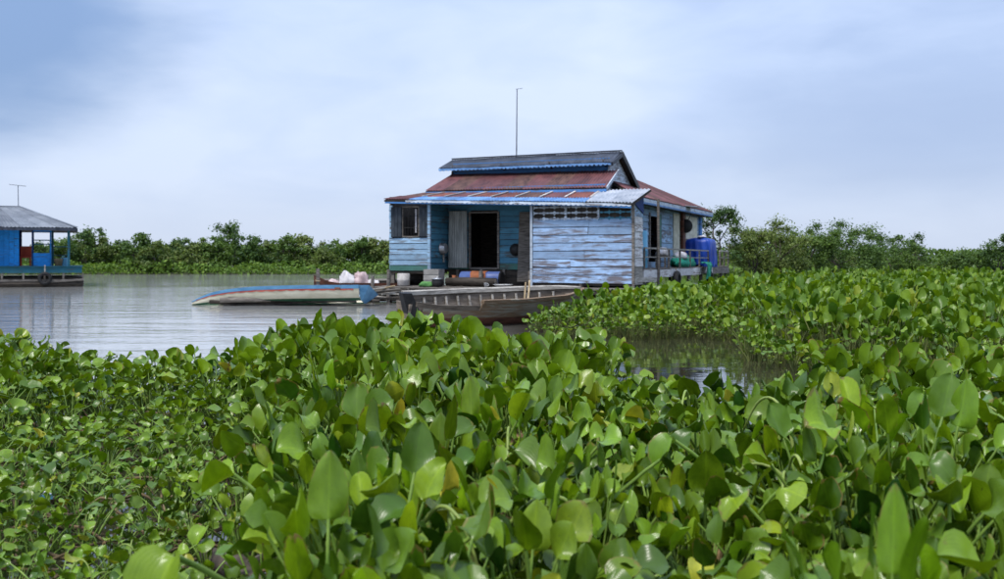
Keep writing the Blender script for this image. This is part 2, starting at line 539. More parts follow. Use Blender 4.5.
M['alu'] = rough_mat("dented_aluminium", (0.32, 0.33, 0.35), (0.55, 0.56, 0.58), 5, 0.35, (1, 1, 1), 0.1, metal=0.7)
M['antenna'] = rough_mat("antenna_metal", (0.08, 0.09, 0.12), (0.16, 0.17, 0.2), 5, 0.5)
M['cream'] = rough_mat("cream_hull_paint", (0.60, 0.55, 0.40), (0.80, 0.75, 0.58), 2.2, 0.55, (1, 1, 3), 0.1)
M['cream_wall'] = rough_mat("cream_board", (0.44, 0.42, 0.32), (0.62, 0.60, 0.48), 2.2, 0.7, (1, 1, 3), 0.1)
M['hull_blue'] = rough_mat("boat_blue_paint", (0.07, 0.20, 0.36), (0.13, 0.31, 0.50), 3, 0.5, (1, 1, 3), 0.1)
M['hull_red'] = rough_mat("boat_red_paint", (0.32, 0.05, 0.04), (0.50, 0.12, 0.08), 4, 0.55)
M['hull_green'] = rough_mat("boat_green_paint", (0.012, 0.06, 0.03), (0.03, 0.12, 0.06), 4, 0.55)
M['hull_grey'] = paint_wood("old_grey_hull_paint", (0.29, 0.27, 0.22), (0.26, 0.175, 0.11), 0.78, 0.8)
M['hull_brown'] = rough_mat("red_brown_hull", (0.055, 0.024, 0.016), (0.16, 0.06, 0.035), 3, 0.75, (1, 1, 5), 0.4)
M['hull_inner'] = rough_mat("hull_inner_wood", (0.07, 0.055, 0.042), (0.20, 0.165, 0.13), 3, 0.85, (1, 1, 5), 0.4)
M['tarp'] = rough_mat("blue_tarp", (0.008, 0.035, 0.25), (0.018, 0.075, 0.42), 1.5, 0.4, (1, 1, 1), 0.2)
M['net'] = rough_mat("green_net", (0.008, 0.14, 0.085), (0.03, 0.36, 0.24), 14, 0.85, (1, 1, 1), 1.0, 0.03)
M['sack'] = rough_mat("white_sack", (0.50, 0.47, 0.48), (0.78, 0.75, 0.76), 3, 0.6, (1, 1, 1), 0.4, 0.03)
M['sack_pink'] = rough_mat("pink_sack", (0.42, 0.30, 0.30), (0.66, 0.52, 0.52), 3, 0.6, (1, 1, 1), 0.4, 0.03)
M['orange_cloth'] = rough_mat("rust_orange_cloth", (0.13, 0.045, 0.02), (0.28, 0.10, 0.045), 5, 0.85)
M['drum_blue'] = rough_mat("blue_plastic", (0.05, 0.08, 0.22), (0.09, 0.14, 0.32), 2, 0.45, bump=0.05)
M['drum_light'] = rough_mat("light_blue_plastic", (0.10, 0.33, 0.52), (0.16, 0.44, 0.64), 2, 0.45, bump=0.05)
M['white'] = rough_mat("white_enamel", (0.62, 0.63, 0.64), (0.80, 0.80, 0.79), 2, 0.4, bump=0.05)
M['green_cloth'] = rough_mat("green_cloth", (0.04, 0.14, 0.04), (0.12, 0.28, 0.08), 6, 0.85)
M['red_plastic'] = rough_mat("red_plastic", (0.5, 0.05, 0.02), (0.7, 0.10, 0.04), 2, 0.45, bump=0.05)
M['concrete'] = rough_mat("grey_box_wood", (0.20, 0.19, 0.18), (0.36, 0.34, 0.32), 3, 0.85)
M['bark'] = rough_mat("bark", (0.045, 0.036, 0.028), (0.13, 0.11, 0.09), 8, 0.9, (1, 1, 0.4), 0.5)
M['debris'] = rough_mat("dead_stalks", (0.05, 0.035, 0.018), (0.21, 0.155, 0.08), 4, 0.9)
M['dead_leaf'] = rough_mat("dead_leaf", (0.12, 0.07, 0.03), (0.34, 0.24, 0.12), 8, 0.8)
M['leaf'] = leaf_mat("hyacinth_leaf", (0.014, 0.054, 0.004), (0.18, 0.295, 0.006), (0.38, 0.33, 0.03), 0.27, 0.15)
M['leaf_small'] = leaf_mat("hyacinth_leaf_distant", (0.035, 0.095, 0.005), (0.19, 0.30, 0.008), (0.32, 0.33, 0.05), veins=False)
M['stalk'] = rough_mat("hyacinth_stalk", (0.10, 0.19, 0.025), (0.22, 0.33, 0.06), 7, 0.45, bump=0.0)
M['stalk_pale'] = rough_mat("pale_bent_stalk", (0.14, 0.21, 0.035), (0.27, 0.34, 0.08), 7, 0.45, bump=0.0)
M['stalk_dull'] = rough_mat("hyacinth_stalk_dull", (0.07, 0.10, 0.02), (0.17, 0.19, 0.06), 7, 0.5, bump=0.0)
FOL = [leaf_mat("foliage_deep", (0.024, 0.064, 0.014), (0.085, 0.155, 0.026), (0.11, 0.15, 0.03), 0.6, 0.2, False),
       leaf_mat("foliage_mid", (0.036, 0.085, 0.014), (0.115, 0.19, 0.028), (0.14, 0.18, 0.04), 0.6, 0.2, False),
       leaf_mat("foliage_olive", (0.055, 0.092, 0.018), (0.155, 0.205, 0.045), (0.16, 0.17, 0.05), 0.6, 0.2, False),
       leaf_mat("foliage_bright", (0.060, 0.125, 0.012), (0.15, 0.25, 0.028), (0.2, 0.26, 0.05), 0.6, 0.2, False)]

# ------------------------------------------------------------------ setting
w = MB().quad_pts([(-4000, -300, 0), (4000, -300, 0), (4000, 8000, 0), (-4000, 8000, 0)], [(0, 1, 2, 3)]).build("water", M['water'])
tag(w, kind="structure")


def make_bank():
    rows = []
    xs = np.linspace(-260, 260, 131)
    for j, d in enumerate((0, 2.5, 8, 60, 400)):
        r = []
        for x in xs:
            edge = 80.0 + 2.5 * mnoise.noise(Vector((x * 0.05, 0, 3))) - 14 * max(0, min(1, (x - 8) / 25.0))
            z = (-0.25, 0.12, 0.3, 0.5, 0.6)[j] + 0.06 * mnoise.noise(Vector((x * 0.3, d, 0)))
            r.append((x, edge + d, z))
        rows.append(r)
    o = MB().grid(rows).build("bank", M['bank'], smooth=True)
    tag(o, kind="structure")


make_bank()

# ------------------------------------------------------------------ floating plank house
HOUSE_ROT = math.atan2(-0.375, 0.927)
house = thing("floating_house", "large weathered blue plank house on stilts with stacked rusty tin roofs", "house", (3.6, 27.0, 0), HOUSE_ROT)
HM = Matrix.Translation((3.6, 27.0, 0)) @ Matrix.Rotation(HOUSE_ROT, 4, 'Z')


def hw(x, y, z):
    return HM @ Vector((x, y, z))


def wall(parent, name, A, B, z0, z1, rows, mat, ops=(), back=None, proud=0.032, split=0.5, top=None, matlast=None):
    """backing boards with lapped planks as children; outside is on the right hand side of A->B seen from above"""
    A, B = Vector(A), Vector(B)
    Ln = (B - A).length
    d = (B - A) / Ln
    n = Vector((d.y, -d.x))
    hgt = (z1 - z0) / rows

    def P(s, off, z):
        p = A + d * s + n * off
        return (p.x, p.y, z)

    bk = MB()
    rowsegs = []
    for i in range(rows):
        a, b2 = z0 + i * hgt, z0 + (i + 1) * hgt
        segs = [(0.0, Ln)]
        for (o0, o1, oz0, oz1) in ops:
            if min(b2, oz1) - max(a, oz0) > 0.5 * hgt:
                ns = []
                for (s0, s1) in segs:
                    if o0 > s0: ns.append((s0, min(o0, s1)))
                    if o1 < s1: ns.append((max(o1, s0), s1))
                segs = [q for q in ns if q[1] - q[0] > 0.02]
        rowsegs.append((a, b2, segs))
        for (s0, s1) in segs:
            bk.hexa([P(s0, 0, a), P(s1, 0, a), P(s1, -0.03, a), P(s0, -0.03, a),
                     P(s0, 0, b2), P(s1, 0, b2), P(s1, -0.03, b2), P(s0, -0.03, b2)])
    wobj = bk.build(name, back or M['wood_inside'], parent)
    for i, (a, b2, segs) in enumerate(rowsegs):
        for (s0, s1) in segs:
            parts = [(s0, s1)]
            if s1 - s0 > 2.2 and random.random() < split:
                c = s0 + (s1 - s0) * random.uniform(0.3, 0.7)
                parts = [(s0, c - 0.004), (c + 0.004, s1)]
            for (p0, p1) in parts:
                j = lambda q=0.008: random.uniform(-q, q)
                lo, hi = a + 0.010 + j(0.006), b2 - 0.004
                pr = proud + j(0.006)
                q0, q1 = p0 + j(0.01), p1 + j(0.01)
                MB().hexa([P(q0, pr, lo), P(q1, pr + j(0.006), lo + j(0.012)), P(q1, 0.001, lo), P(q0, 0.001, lo),
                           P(q0, pr * 0.45, hi), P(q1, pr * 0.45, hi), P(q1, 0.001, hi), P(q0, 0.001, hi)]
                          ).build("plank", (matlast if (matlast and i == 0) else mat), wobj)
    return wobj


def sheet(p00, p10, p11, p01, waves, amp=0.02, rows=1, thick=0.006):
    """corrugated sheet; p00-p10 lower edge, p01-p11 upper edge"""
    p00, p10, p11, p01 = map(Vector, (p00, p10, p11, p01))
    nrm = (p10 - p00).cross(p01 - p00).normalized()
    if nrm.z < 0: nrm = -nrm
    n = max(2, int(waves * 4))
    m = MB()
    g = []
    for r in range(rows + 1):
        t = r / rows
        a, b2 = p00.lerp(p01, t), p10.lerp(p11, t)
        g.append([a.lerp(b2, k / n) + nrm * amp * math.sin(2 * PI * waves * k / n) for k in range(n + 1)])
    m.grid(g)
    # turned edge gives the sheet a visible thickness
    low = g[0]
    m.grid([[p - nrm * thick * 2 for p in low], low])
    m.grid([[p - nrm * thick * 2 for p in g[-1]], [p - nrm * thick * 2 for p in low]])
    return m


def sheet_row(parent, base_name, base_mat, lo0, lo1, up0, up1, count, mat, pitch=0.09, amp=0.018, jit=0.012, thick=0.05, mats=None, rows=1):
    """roof plane: a dark under-board (part) with roofing sheets as children"""
    lo0, lo1, up0, up1 = map(Vector, (lo0, lo1, up0, up1))
    nrm = (lo1 - lo0).cross(up0 - lo0).normalized()
    if nrm.z < 0: nrm = -nrm
    dn = nrm * (amp + 0.012)
    q = [lo0, lo1, up1, up0]
    base = MB().hexa([p - dn - nrm * thick for p in q] + [p - dn for p in q]).build(base_name, base_mat, parent)
    for i in range(count):
        a, b2 = i / count, (i + 1) / count
        ov = 0.02 / count
        w_ = (lo1 - lo0).length / count
        j = lambda: nrm * random.uniform(0, jit) + (lo0 - up0).normalized() * random.uniform(-0.01, 0.035)
        s0, s1 = max(0, a - ov), min(1, b2 + ov)
        sheet(lo0.lerp(lo1, s0) + j(), lo0.lerp(lo1, s1) + j(), up0.lerp(up1, s1) + j(), up0.lerp(up1, s0) + j(),
              max(2, round(w_ / pitch)), amp, rows).build("roofing_sheet", (mats[i % len(mats)] if mats else mat), base, smooth=True)
    return base


def build_house():
    H = house
    part = lambda mb, name, mat, par=H, **k: mb.build(name, mat, par, **k)
    # ---- front right room
    wall(H, "front_wall", (-2.92, 0), (0, 0), 0.62, 2.43, 8, M['plank_pale'], split=0.2)
    # ornamental vent strip above the boards
    vent = part(MB().box(-2.92, 0, 0.10, 0.13, 2.43, 2.86), "vent_panel", M['wood_inside'])
    for i in range(3):
        xa, xb = -2.90 + i * 0.965, -2.90 + i * 0.965 + 0.95
        part(MB().box(xb - 0.0, xb + 0.05, -0.03, 0.03, 2.43, 2.80), "vent_post", M['trim_pale'], vent)
        for zc in (2.445, 2.61, 2.775):
            v, n = [], 48
            for k in range(n + 1):
                x = xa + (xb - xa) * k / n
                hgt = 0.066 - 0.042 * abs(math.sin(PI * k / n * 3)) ** 0.6 - 0.018 * abs(math.sin(PI * k / n * 9)) ** 2
                v.append((x, hgt))
            m = MB()
            up = [(x, -0.02, zc + h) for x, h in v]; dn = [(x, -0.02, zc - h) for x, h in v]
            upb = [(x, 0.01, zc + h) for x, h in v]; dnb = [(x, 0.01, zc - h) for x, h in v]
            m.grid([dn, up]); m.grid([up, upb]); m.grid([dnb, dn])
            part(m, "vent_lattice", M['trim_pale'] if i < 2 else M['plank_teal'], vent)
    part(MB().box(-2.99, -2.925, -0.06, 0.02, 0.50, 2.86), "corner_board", M['trim_pale'])
    part(MB().box(0.004, 0.075, -0.06, 0.02, 0.30, 2.95), "corner_post", M['wood_grey'])
    # side of the front room: overlapped whitewashed sheets
    sidep = part(MB().box(-0.03, 0.0, 0.03, 1.12, 0.62, 2.95), "side_panel", M['wood_inside'])
    zz = 0.58
    while zz < 2.35:
        h = random.uniform(0.2, 0.34)
        q = random.uniform(0.0, 0.012)
        part(MB().hexa([(0.002, 0.03, zz), (0.03 + q, 0.03, zz), (0.03 + q, 1.12 + q, zz + random.uniform(-.02, .02)), (0.002, 1.12, zz),
                        (0.002, 0.03, zz + h), (0.012, 0.03, zz + h), (0.012, 1.12, zz + h), (0.002, 1.12, zz + h)]),
             "sheet_patch", M['plank_white'] if zz > 0.9 else M['wood_lite'], sidep)
        zz += h - 0.02
    for k in range(2):
        part(MB().box(0.002, 0.025, 0.03, 1.12, zz + k * 0.2, zz + k * 0.2 + 0.19), "sheet_patch", M['plank_side'], sidep)
    # ---- left room
    L0, L1 = -7.58, -6.23
    wall(H, "front_wall", (L0, 0), (L1, 0), 0.94, 2.94, 12, M['plank_left'], ops=[(0.10, 1.27, 1.98, 2.87)], matlast=M['plank_green'], split=0)
    wn = part(MB().box(L0 + 0.42, L0 + 0.46, -0.02, 0.02, 1.98, 2.87), "window_frame", M['wood_grey'])
    for a, b2, c, d in ((0.98, 1.02, 1.98, 2.87), (0.44, 1.0, 1.96, 2.00), (0.44, 1.0, 2.86, 2.9)):
        part(MB().box(L0 + a, L0 + b2, -0.025, 0.025, c, d), "window_rail", M['wood_grey'], wn)
    for k in range(5):
        x = L0 + 0.52 + k * 0.1
        part(MB().tube([(x, 0, 2.0), (x, 0, 2.86)], 0.008, 5), "window_bar", M['black'], wn)
    for z in (2.25, 2.6):
        part(MB().tube([(L0 + 0.46, 0.008, z), (L0 + 0.98, 0.008, z)], 0.007, 5), "window_bar", M['black'], wn)
    for (a, b2) in ((0.07, 0.43), (1.02, 1.32)):
        sh = part(MB().box(L0 + a, L0 + b2, -0.055, -0.03, 1.97, 2.88), "shutter", M['shutter'])
        for k in range(3):
            x0 = L0 + a + (b2 - a) * k / 3
            part(MB().box(x0 + 0.008, x0 + (b2 - a) / 3 - 0.008, -0.068, -0.056, 1.98, 2.87), "board", M['shutter'], sh)
    part(MB().box(L0 + 0.80, L0 + 0.86, 0.12, 0.14, 2.1, 2.82), "curtain", M['sack'])
    # porch-facing side of the left room, boards nearly teal
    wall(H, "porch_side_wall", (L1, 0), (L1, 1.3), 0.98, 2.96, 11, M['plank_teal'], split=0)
    part(MB().box(L1 - 0.04, L1 + 0.05, -0.07, 0.0, 0.1, 2.98), "corner_post", M['plank_left'])
    wall(H, "left_wall", (L0, 6.0), (L0, 0), 0.94, 3.2, 10, M['plank_left'], split=1)
    # ---- porch inner wall with the doorway
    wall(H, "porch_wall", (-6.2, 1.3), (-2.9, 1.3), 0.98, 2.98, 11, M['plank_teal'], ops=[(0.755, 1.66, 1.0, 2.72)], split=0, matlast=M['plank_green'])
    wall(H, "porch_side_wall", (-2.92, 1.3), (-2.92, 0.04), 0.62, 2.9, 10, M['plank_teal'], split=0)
    door = part(MB().box(-5.50, -5.44, 1.23, 1.30, 1.0, 2.76), "door_frame", M['wood_grey'])
    part(MB().box(-4.54, -4.48, 1.23, 1.30, 1.0, 2.76), "door_jamb", M['wood_grey'], door)
    part(MB().box(-5.43, -4.55, 1.22, 1.32, 0.98, 1.04), "door_sill", M['wood_grey'], door)
    part(MB().box(-5.43, -4.55, 1.23, 1.30, 2.71, 2.76), "door_lintel", M['wood_grey'], door)
    # corrugated panel beside the doorway and the grey board at its right
    m = MB(); n = 40
    top = [(-6.10 + 0.6 * k / n, 1.10 + 0.018 * math.sin(k / n * 2 * PI * 8), 2.78) for k in range(n + 1)]
    bot = [(-6.08 + 0.62 * k / n, 1.02 + 0.018 * math.sin(k / n * 2 * PI * 8), 1.03) for k in range(n + 1)]
    m.grid([bot, top]); m.grid([[(x, y + 0.012, z) for x, y, z in top], [(x, y + 0.012, z) for x, y, z in bot]])
    part(m, "corrugated_panel", M['zinc'], smooth=True)
    part(MB().hexa([(-3.78, 0.95, 0.62), (-3.36, 0.95, 0.62), (-3.36, 0.975, 0.62), (-3.78, 0.975, 0.62),
                    (-3.80, 1.20, 2.72), (-3.32, 1.20, 2.72), (-3.32, 1.225, 2.72), (-3.80, 1.225, 2.72)]), "leaning_board", M['wood_grey'])
    part(MB().box(-7.5, -0.6, 3.9, 3.95, 0.98, 3.1), "interior_shade_board", M['wood_dark'])  # dark board added behind the doorway so that it looks black
    part(MB().box(-6.24, -6.21, 1.33, 3.88, 0.98, 3.0), "interior_shade_board", M['wood_dark'])  # added likewise, keeps the inside of the window room dark
    # skirting below the inner wall
    part(MB().box(-6.2, -2.95, 1.27, 1.31, 0.45, 0.97), "skirting_infill", M['wood_dark'])
    part(MB().box(-7.5, -6.25, 1.0, 1.04, 0.30, 0.90), "skirting_infill", M['wood_dark'])  # dark board added to imitate the shade under the left room
    for x in (-5.9, -5.1, -4.35, -3.6):
        part(MB().box(x, x + 0.07, 1.2, 1.265, 0.1, 0.98), "stilt", M['wood_grey'])
    # ---- floors
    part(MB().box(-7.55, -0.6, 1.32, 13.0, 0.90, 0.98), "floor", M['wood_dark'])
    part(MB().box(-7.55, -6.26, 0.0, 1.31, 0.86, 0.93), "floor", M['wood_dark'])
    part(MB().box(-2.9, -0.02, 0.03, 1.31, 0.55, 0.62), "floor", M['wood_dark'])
    low = part(MB().box(-7.7, -0.05, -1.1, 1.2, 0.34, 0.44), "porch_platform", M['wood_dark'])
    for k in range(12):
        y = -1.12 + k * 0.195
        part(MB().box(-7.75 + random.uniform(-.12, .12), -0.02 + random.uniform(-.1, .04), y, y + 0.178, 0.445, 0.48 + random.uniform(0, .012)), "deck_plank", M['wood_grey'], low)
    for x in (-7.6, -6.2, -4.6, -3.0, -1.5, -0.1):
        for y in (-1.0, 0.05):
            if y > 0 and x > -2.9: pass
            part(MB().tube([(x, y, -0.35), (x + random.uniform(-.03, .03), y, 0.45 if y < 0 else 0.95)], [0.07, 0.06], 7), "stilt", M['wood_grey'])
    for x in (-7.5, -6.3):
        part(MB().box(x - 0.05, x + 0.05, 0.03, 0.12, 0.1, 0.94), "stilt", M['wood_grey'])
    # ---- long back volume
    XS = -0.55
    wall(H, "side_wall", (XS, 1.12), (XS, 13.0), 1.0, 3.1, 10, M['plank_side'], ops=[(3.0, 4.5, 1.3, 2.75), (7.55, 8.35, 1.0, 2.9)], split=1)
    # window with dark green shutter, tall dark opening, cream panels
    for (a, b2, mt, nm) in ((5.35, 5.75, M['plank_green'], "shutter"), (4.13, 4.2, M['wood_grey'], "window_jamb")):
        part(MB().box(XS + 0.03, XS + 0.075, a, b2, 1.35, 2.78), nm, mt)
    part(MB().box(XS + 0.026, XS + 0.06, 7.75, 8.75, 1.02, 2.92), "cream_panel", M['cream_wall'])
    part(MB().box(XS + 0.07, XS + 0.16, 8.9, 9.3, 0.95, 3.0), "brown_post", M['hull_brown'])
    pnl = part(MB().box(XS + 0.026, XS + 0.06, 9.9, 12.1, 1.05, 2.92), "cream_panel", M['cream_wall'])
    part(MB().box(XS + 0.061, XS + 0.09, 9.9, 12.1, 2.0, 2.06), "rail", M['wood_lite'], pnl)
    part(MB().box(XS + 0.025, XS + 0.10, 12.6, 12.95, 1.0, 3.05), "corner_board", M['blue_paint'])
    part(MB().box(-7.5, XS, 12.97, 13.0, 0.95, 3.1), "back_wall", M['plank_side'])
    part(MB().box(-7.58, -7.55, 6.0, 13.0, 0.95, 3.1), "left_wall", M['plank_side'])
    # ---- side gallery deck: edge runs slightly outwards
    def ex(y): return 0.02 + 0.52 * (y - 1.1) / 12.2
    gal = part(MB().hexa([(XS, 1.14, 0.86), (ex(1.14) - .05, 1.14, 0.86), (ex(13.3) - .05, 13.3, 0.86), (XS, 13.3, 0.86),
                          (XS, 1.14, 0.98), (ex(1.14) - .05, 1.14, 0.98), (ex(13.3) - .05, 13.3, 0.98), (XS, 13.3, 0.98)]), "gallery_deck", M['wood_dark'])
    y = 1.15
    while y < 13.2:
        part(MB().hexa([(XS + .01, y, 0.985), (ex(y), y, 0.985), (ex(y), y + 0.17, 0.985), (XS + .01, y + 0.17, 0.985),
                        (XS + .01, y, 1.02), (ex(y), y, 1.02), (ex(y), y + 0.17, 1.025), (XS + .01, y + 0.17, 1.02)]), "deck_plank", M['wood_grey'], gal)
        y += 0.185
    for i in range(4):   # edge beam in four lengths
        ya, yb = 1.15 + i * 3.03, 1.15 + (i + 1) * 3.03 - 0.02
        part(MB().beam((ex(ya), ya, 0.87), (ex(yb), yb, 0.87 + random.uniform(-.02, .02)), 0.06, 0.23), "edge_beam", M['plank_white'] if i < 3 else M['wood_grey'], gal)
    part(MB().beam((0.0, 0.2, 0.72), (ex(3.2), 3.2, 0.66), 0.05, 0.14), "edge_beam", M['wood_lite'], gal)
    for yy in (1.4, 3.2, 5.0, 6.8, 8.6, 10.4, 12.2, 13.1):
        for xx in (ex(yy) - 0.07, -1.6):
            part(MB().tube([(xx, yy, -0.4), (xx + random.uniform(-.04, .04), yy, 0.87)], [0.07, 0.06], 7), "stilt", M['wood_grey'])
    for xx in (-6.8, -4.6, -2.6):   # dark bamboo float under the house
        part(MB().tube([(xx, 1.6, 0.08), (xx, 12.8, 0.08)], 0.28, 8), "float_bundle", M['wood_dark'])
    part(MB().tube([(-1.0, 1.6, 0.08), (-1.0, 12.8, 0.08)], 0.28, 8), "float_bundle", M['wood_dark'])
    # railing
    for (ya, yb) in ((1.3, 9.6), (11.6, 13.2)):
        rl = part(MB().beam((ex(ya), ya, 1.62), (ex(yb), yb, 1.60), 0.05, 0.045), "top_rail", M['wood_lite'])
        part(MB().beam((ex(ya), ya, 1.36), (ex(yb), yb, 1.34), 0.03, 0.03), "mid_rail", M['wood_lite'], rl)
        k = max(2, int((yb - ya) / 1.35)) if yb - ya > 3 else 2
        for i in range(k + 1):
            yy = ya + (yb - ya) * i / k
            part(MB().box(ex(yy) - 0.03, ex(yy) + 0.02, yy - 0.03, yy + 0.03, 0.99, 1.60), "baluster", M['wood_grey'], rl)
    part(MB().tube([(ex(2.6) + 0.07, 2.6, -0.3), (ex(2.6) + 0.05, 2.6, 3.1)], [0.05, 0.04], 7), "gallery_pole", M['wood_grey'])

    # ---- roofs, front to back
    def eave_z(x):   # the porch eave sags towards the right
        return 2.86 + 0.26 * (-x / 7.6)
    def lerp3(a, b2, t): return Vector(a).lerp(Vector(b2), t)
    eL, eR = (-7.62, -0.30, eave_z(-7.62)), (-1.25, -0.30, eave_z(-1.25))
    uL, uR = (-6.80, 1.20, 3.40), (-1.25, 1.20, 3.30)
    # blue lower strip, red sheets above it
    mL, mR = lerp3(eL, uL, 0.36), lerp3(eR, uR, 0.36)
    sheet_row(H, "porch_roof", M['wood_dark'], mL - Vector((0.0, 0.06, 0.02)), mR - Vector((0, .06, .02)), uL, uR, 8, M['roof_rust'], mats=[M['roof_brown'], M['roof_rust'], M['roof_red'], M['roof_rust'], M['roof_rust'], M['roof_brown'], M['roof_red'], M['roof_rust']])
    blue = sheet_row(H, "porch_eave", M['wood_dark'], lerp3(eL, eR, 0.13) + Vector((0, 0, -.01)), eR, lerp3(mL, mR, 0.13) - Vector((0, 0, .012)), mR - Vector((0, 0, .012)), 7, M['roof_blue'])
    sheet_row(H, "porch_eave", M['wood_dark'], Vector(eL), lerp3(eL, eR, 0.128), mL, lerp3(mL, mR, .128), 1, M['roof_red'])
    pr = [o for o in H.children if o.name.startswith("porch_roof")][0]
    for i in range(9):
        t = (i + 0.0) / 8
        if i == 0: continue
        a = lerp3(mL - Vector((0, .06, .02)), mR - Vector((0, .06, .02)), t) + Vector((0, 0, 0.035)); b2 = lerp3(uL, uR, t) + Vector((0, 0, 0.035))
        part(MB().beam(a, b2, 0.06, 0.025), "seam_strip", M['batten'], pr)
    # bare zinc patch at the right end
    sheet_row(H, "porch_roof_end", M['wood_dark'], (-1.24, -0.30, eave_z(-1.25)), (0.10, -0.33, 2.84), (-1.24, 1.25, 3.32), (0.24, 1.25, 3.32), 2, M['roof_white'])
    part(MB().beam((-7.6, -0.26, eave_z(-7.6) - 0.085), (-1.25, -0.26, eave_z(-1.25) - 0.085), 0.04, 0.09), "eave_beam", M['blue_paint'])
    part(MB().beam((-1.24, -0.26, eave_z(-1.25) - 0.095), (0.05, -0.28, 2.74), 0.04, 0.09), "eave_beam", M['blue_paint'])
    m = MB(); n = 240   # scalloped trim hanging from the eave
    a, b2 = Vector((-6.9, -0.295, eave_z(-6.9) - 0.02)), Vector((0.06, -0.31, 2.82))
    tp = [a.lerp(b2, k / n) for k in range(n + 1)]
    bt = [p - Vector((0, 0, 0.055 + 0.03 * abs(math.sin(PI * 48 * k / n)))) for k, p in enumerate(tp)]
    m.grid([bt, tp]); m.grid([[p + Vector((0, .01, 0)) for p in tp], [p + Vector((0, .01, 0)) for p in bt]])
    part(m, "eave_trim", M['trim_pale'])
    # gusset below the zinc patch
    part(MB().quad_pts([(0.03, 0.05, 2.84), (0.03, 1.1, 3.22), (0.03, 1.1, 2.6), (0.06, 0.05, 2.84), (0.06, 1.1, 3.22), (0.06, 1.1, 2.6)],
                       [(0, 1, 2), (5, 4, 3), (0, 3, 4, 1), (1, 4, 5, 2), (2, 5, 3, 0)]), "gable_patch", M['blue_dark'])
    # blue band and second tier
    part(MB().box(-6.72, -1.1, 1.16, 1.22, 3.22, 3.50), "upper_wall", M['blue_paint'])
    sheet_row(H, "middle_roof", M['wood_dark'], (-6.86, 0.98, 3.44), (-1.02, 0.98, 3.38), (-6.72, 2.62, 4.06), (-1.12, 2.62, 4.02), 9, M['roof_red'], mats=[M['roof_red'], M['roof_brown'], M['roof_red'], M['roof_red'], M['roof_brown'], M['roof_red'], M['roof_brown'], M['roof_red'], M['roof_red']])
    part(MB().beam((-6.86, 0.99, 3.35), (-1.02, 0.99, 3.29), 0.03, 0.09), "fascia", M['blue_paint'])
    part(MB().beam((-1.0, 0.98, 3.36), (-1.09, 2.62, 4.0), 0.03, 0.10), "barge_board", M['trim_pale'])
    # clerestory band under the top roof
    up = part(MB().box(-6.68, -1.40, 2.66, 2.72, 3.9, 4.42), "clerestory_wall", M['blue_paint'])
    for k, (xa, xb) in enumerate(((-6.5, -4.9), (-4.8, -3.3), (-3.2, -1.6))):
        part(MB().box(xa, xb, 2.63, 2.658, 4.19, 4.36), "board", M['wood_grey'], up)
    for xx in (-6.55, -4.85, -3.25, -1.5):
        part(MB().beam((xx, 2.62, 4.15), (xx, 2.32, 4.30), 0.05, 0.05), "bracket", M['wood_dark'], up)
    part(MB().quad_pts([(-1.42, 1.3, 3.3), (-1.42, 5.3, 3.3), (-1.42, 5.1, 3.74), (-1.42, 3.4, 4.52), (-1.42, 2.66, 4.3), (-1.42, 2.55, 3.98), (-1.42, 1.3, 3.5),
                        (-1.36, 1.3, 3.3), (-1.36, 5.3, 3.3), (-1.36, 5.1, 3.74), (-1.36, 3.4, 4.52), (-1.36, 2.66, 4.3), (-1.36, 2.55, 3.98), (-1.36, 1.3, 3.5)],
                       [(6, 5, 4, 3, 2, 1, 0), (7, 8, 9, 10, 11, 12, 13)] + [(i, (i + 1) % 7, 7 + (i + 1) % 7, 7 + i) for i in range(7)]), "gable_wall", M['trim_pale'])
    part(MB().quad_pts([(-6.72, 1.3, 3.3), (-6.72, 5.3, 3.3), (-6.72, 5.1, 3.74), (-6.72, 3.4, 4.52), (-6.72, 2.66, 4.3), (-6.72, 2.55, 3.98), (-6.72, 1.3, 3.5)],
                       [(0, 1, 2, 3, 4, 5, 6)]), "gable_wall", M['plank_side'])
    top = sheet_row(H, "top_roof", M['wood_dark'], (-7.0, 2.22, 4.24), (-1.2, 2.22, 4.24), (-7.05, 3.4, 4.62), (-1.22, 3.4, 4.66), 8, M['roof_dark'])
    sheet_row(H, "top_roof", M['wood_dark'], (-1.22, 5.5, 3.70), (-7.05, 5.5, 3.70), (-1.22, 3.38, 4.66), (-7.05, 3.38, 4.62), 8, M['roof_dark'])
    part(MB().beam((-1.19, 3.4, 4.60), (-1.19, 5.52, 3.64), 0.05, 0.17), "barge_board", M['black'])
    part(MB().beam((-1.19, 2.2, 4.18), (-1.19, 3.4, 4.58), 0.05, 0.11), "barge_board", M['roof_dark'])
    part(MB().beam((-7.05, 3.39, 4.66), (-1.2, 3.39, 4.70), 0.16, 0.03), "ridge_cap", M['roof_dark'])
    m = MB(); n = 200   # frayed edge of the top roof
    a, b2 = Vector((-7.0, 2.21, 4.225)), Vector((-1.2, 2.21, 4.225))
    tp = [a.lerp(b2, k / n) for k in range(n + 1)]
    bt = [p - Vector((0, 0, 0.03 + 0.045 * abs(math.sin(PI * 42 * k / n)) + random.uniform(0, .02))) for k, p in enumerate(tp)]
    m.grid([bt, tp]); m.grid([[p + Vector((0, .01, 0)) for p in tp], [p + Vector((0, .01, 0)) for p in bt]])
    part(m, "eave_trim", M['roof_blue'])
    # back volume roof: ridge runs away from the front
    E0, E1 = (-0.12, 1.15, 3.12), (-0.12, 13.35, 3.20)
    sheet_row(H, "back_roof", M['wood_dark'], E0, E1, (-3.2, 5.45, 4.56), (-3.2, 12.1, 4.60), 12, M['roof_red'], amp=0.02, mats=[M['roof_red'], M['roof_red'], M['roof_brown']])
    sheet_row(H, "back_roof", M['wood_dark'], (-7.8, 13.35, 3.1), (-7.8, 4.0, 3.1), (-3.2, 12.1, 4.60), (-3.2, 5.45, 4.56), 10, M['roof_red'])
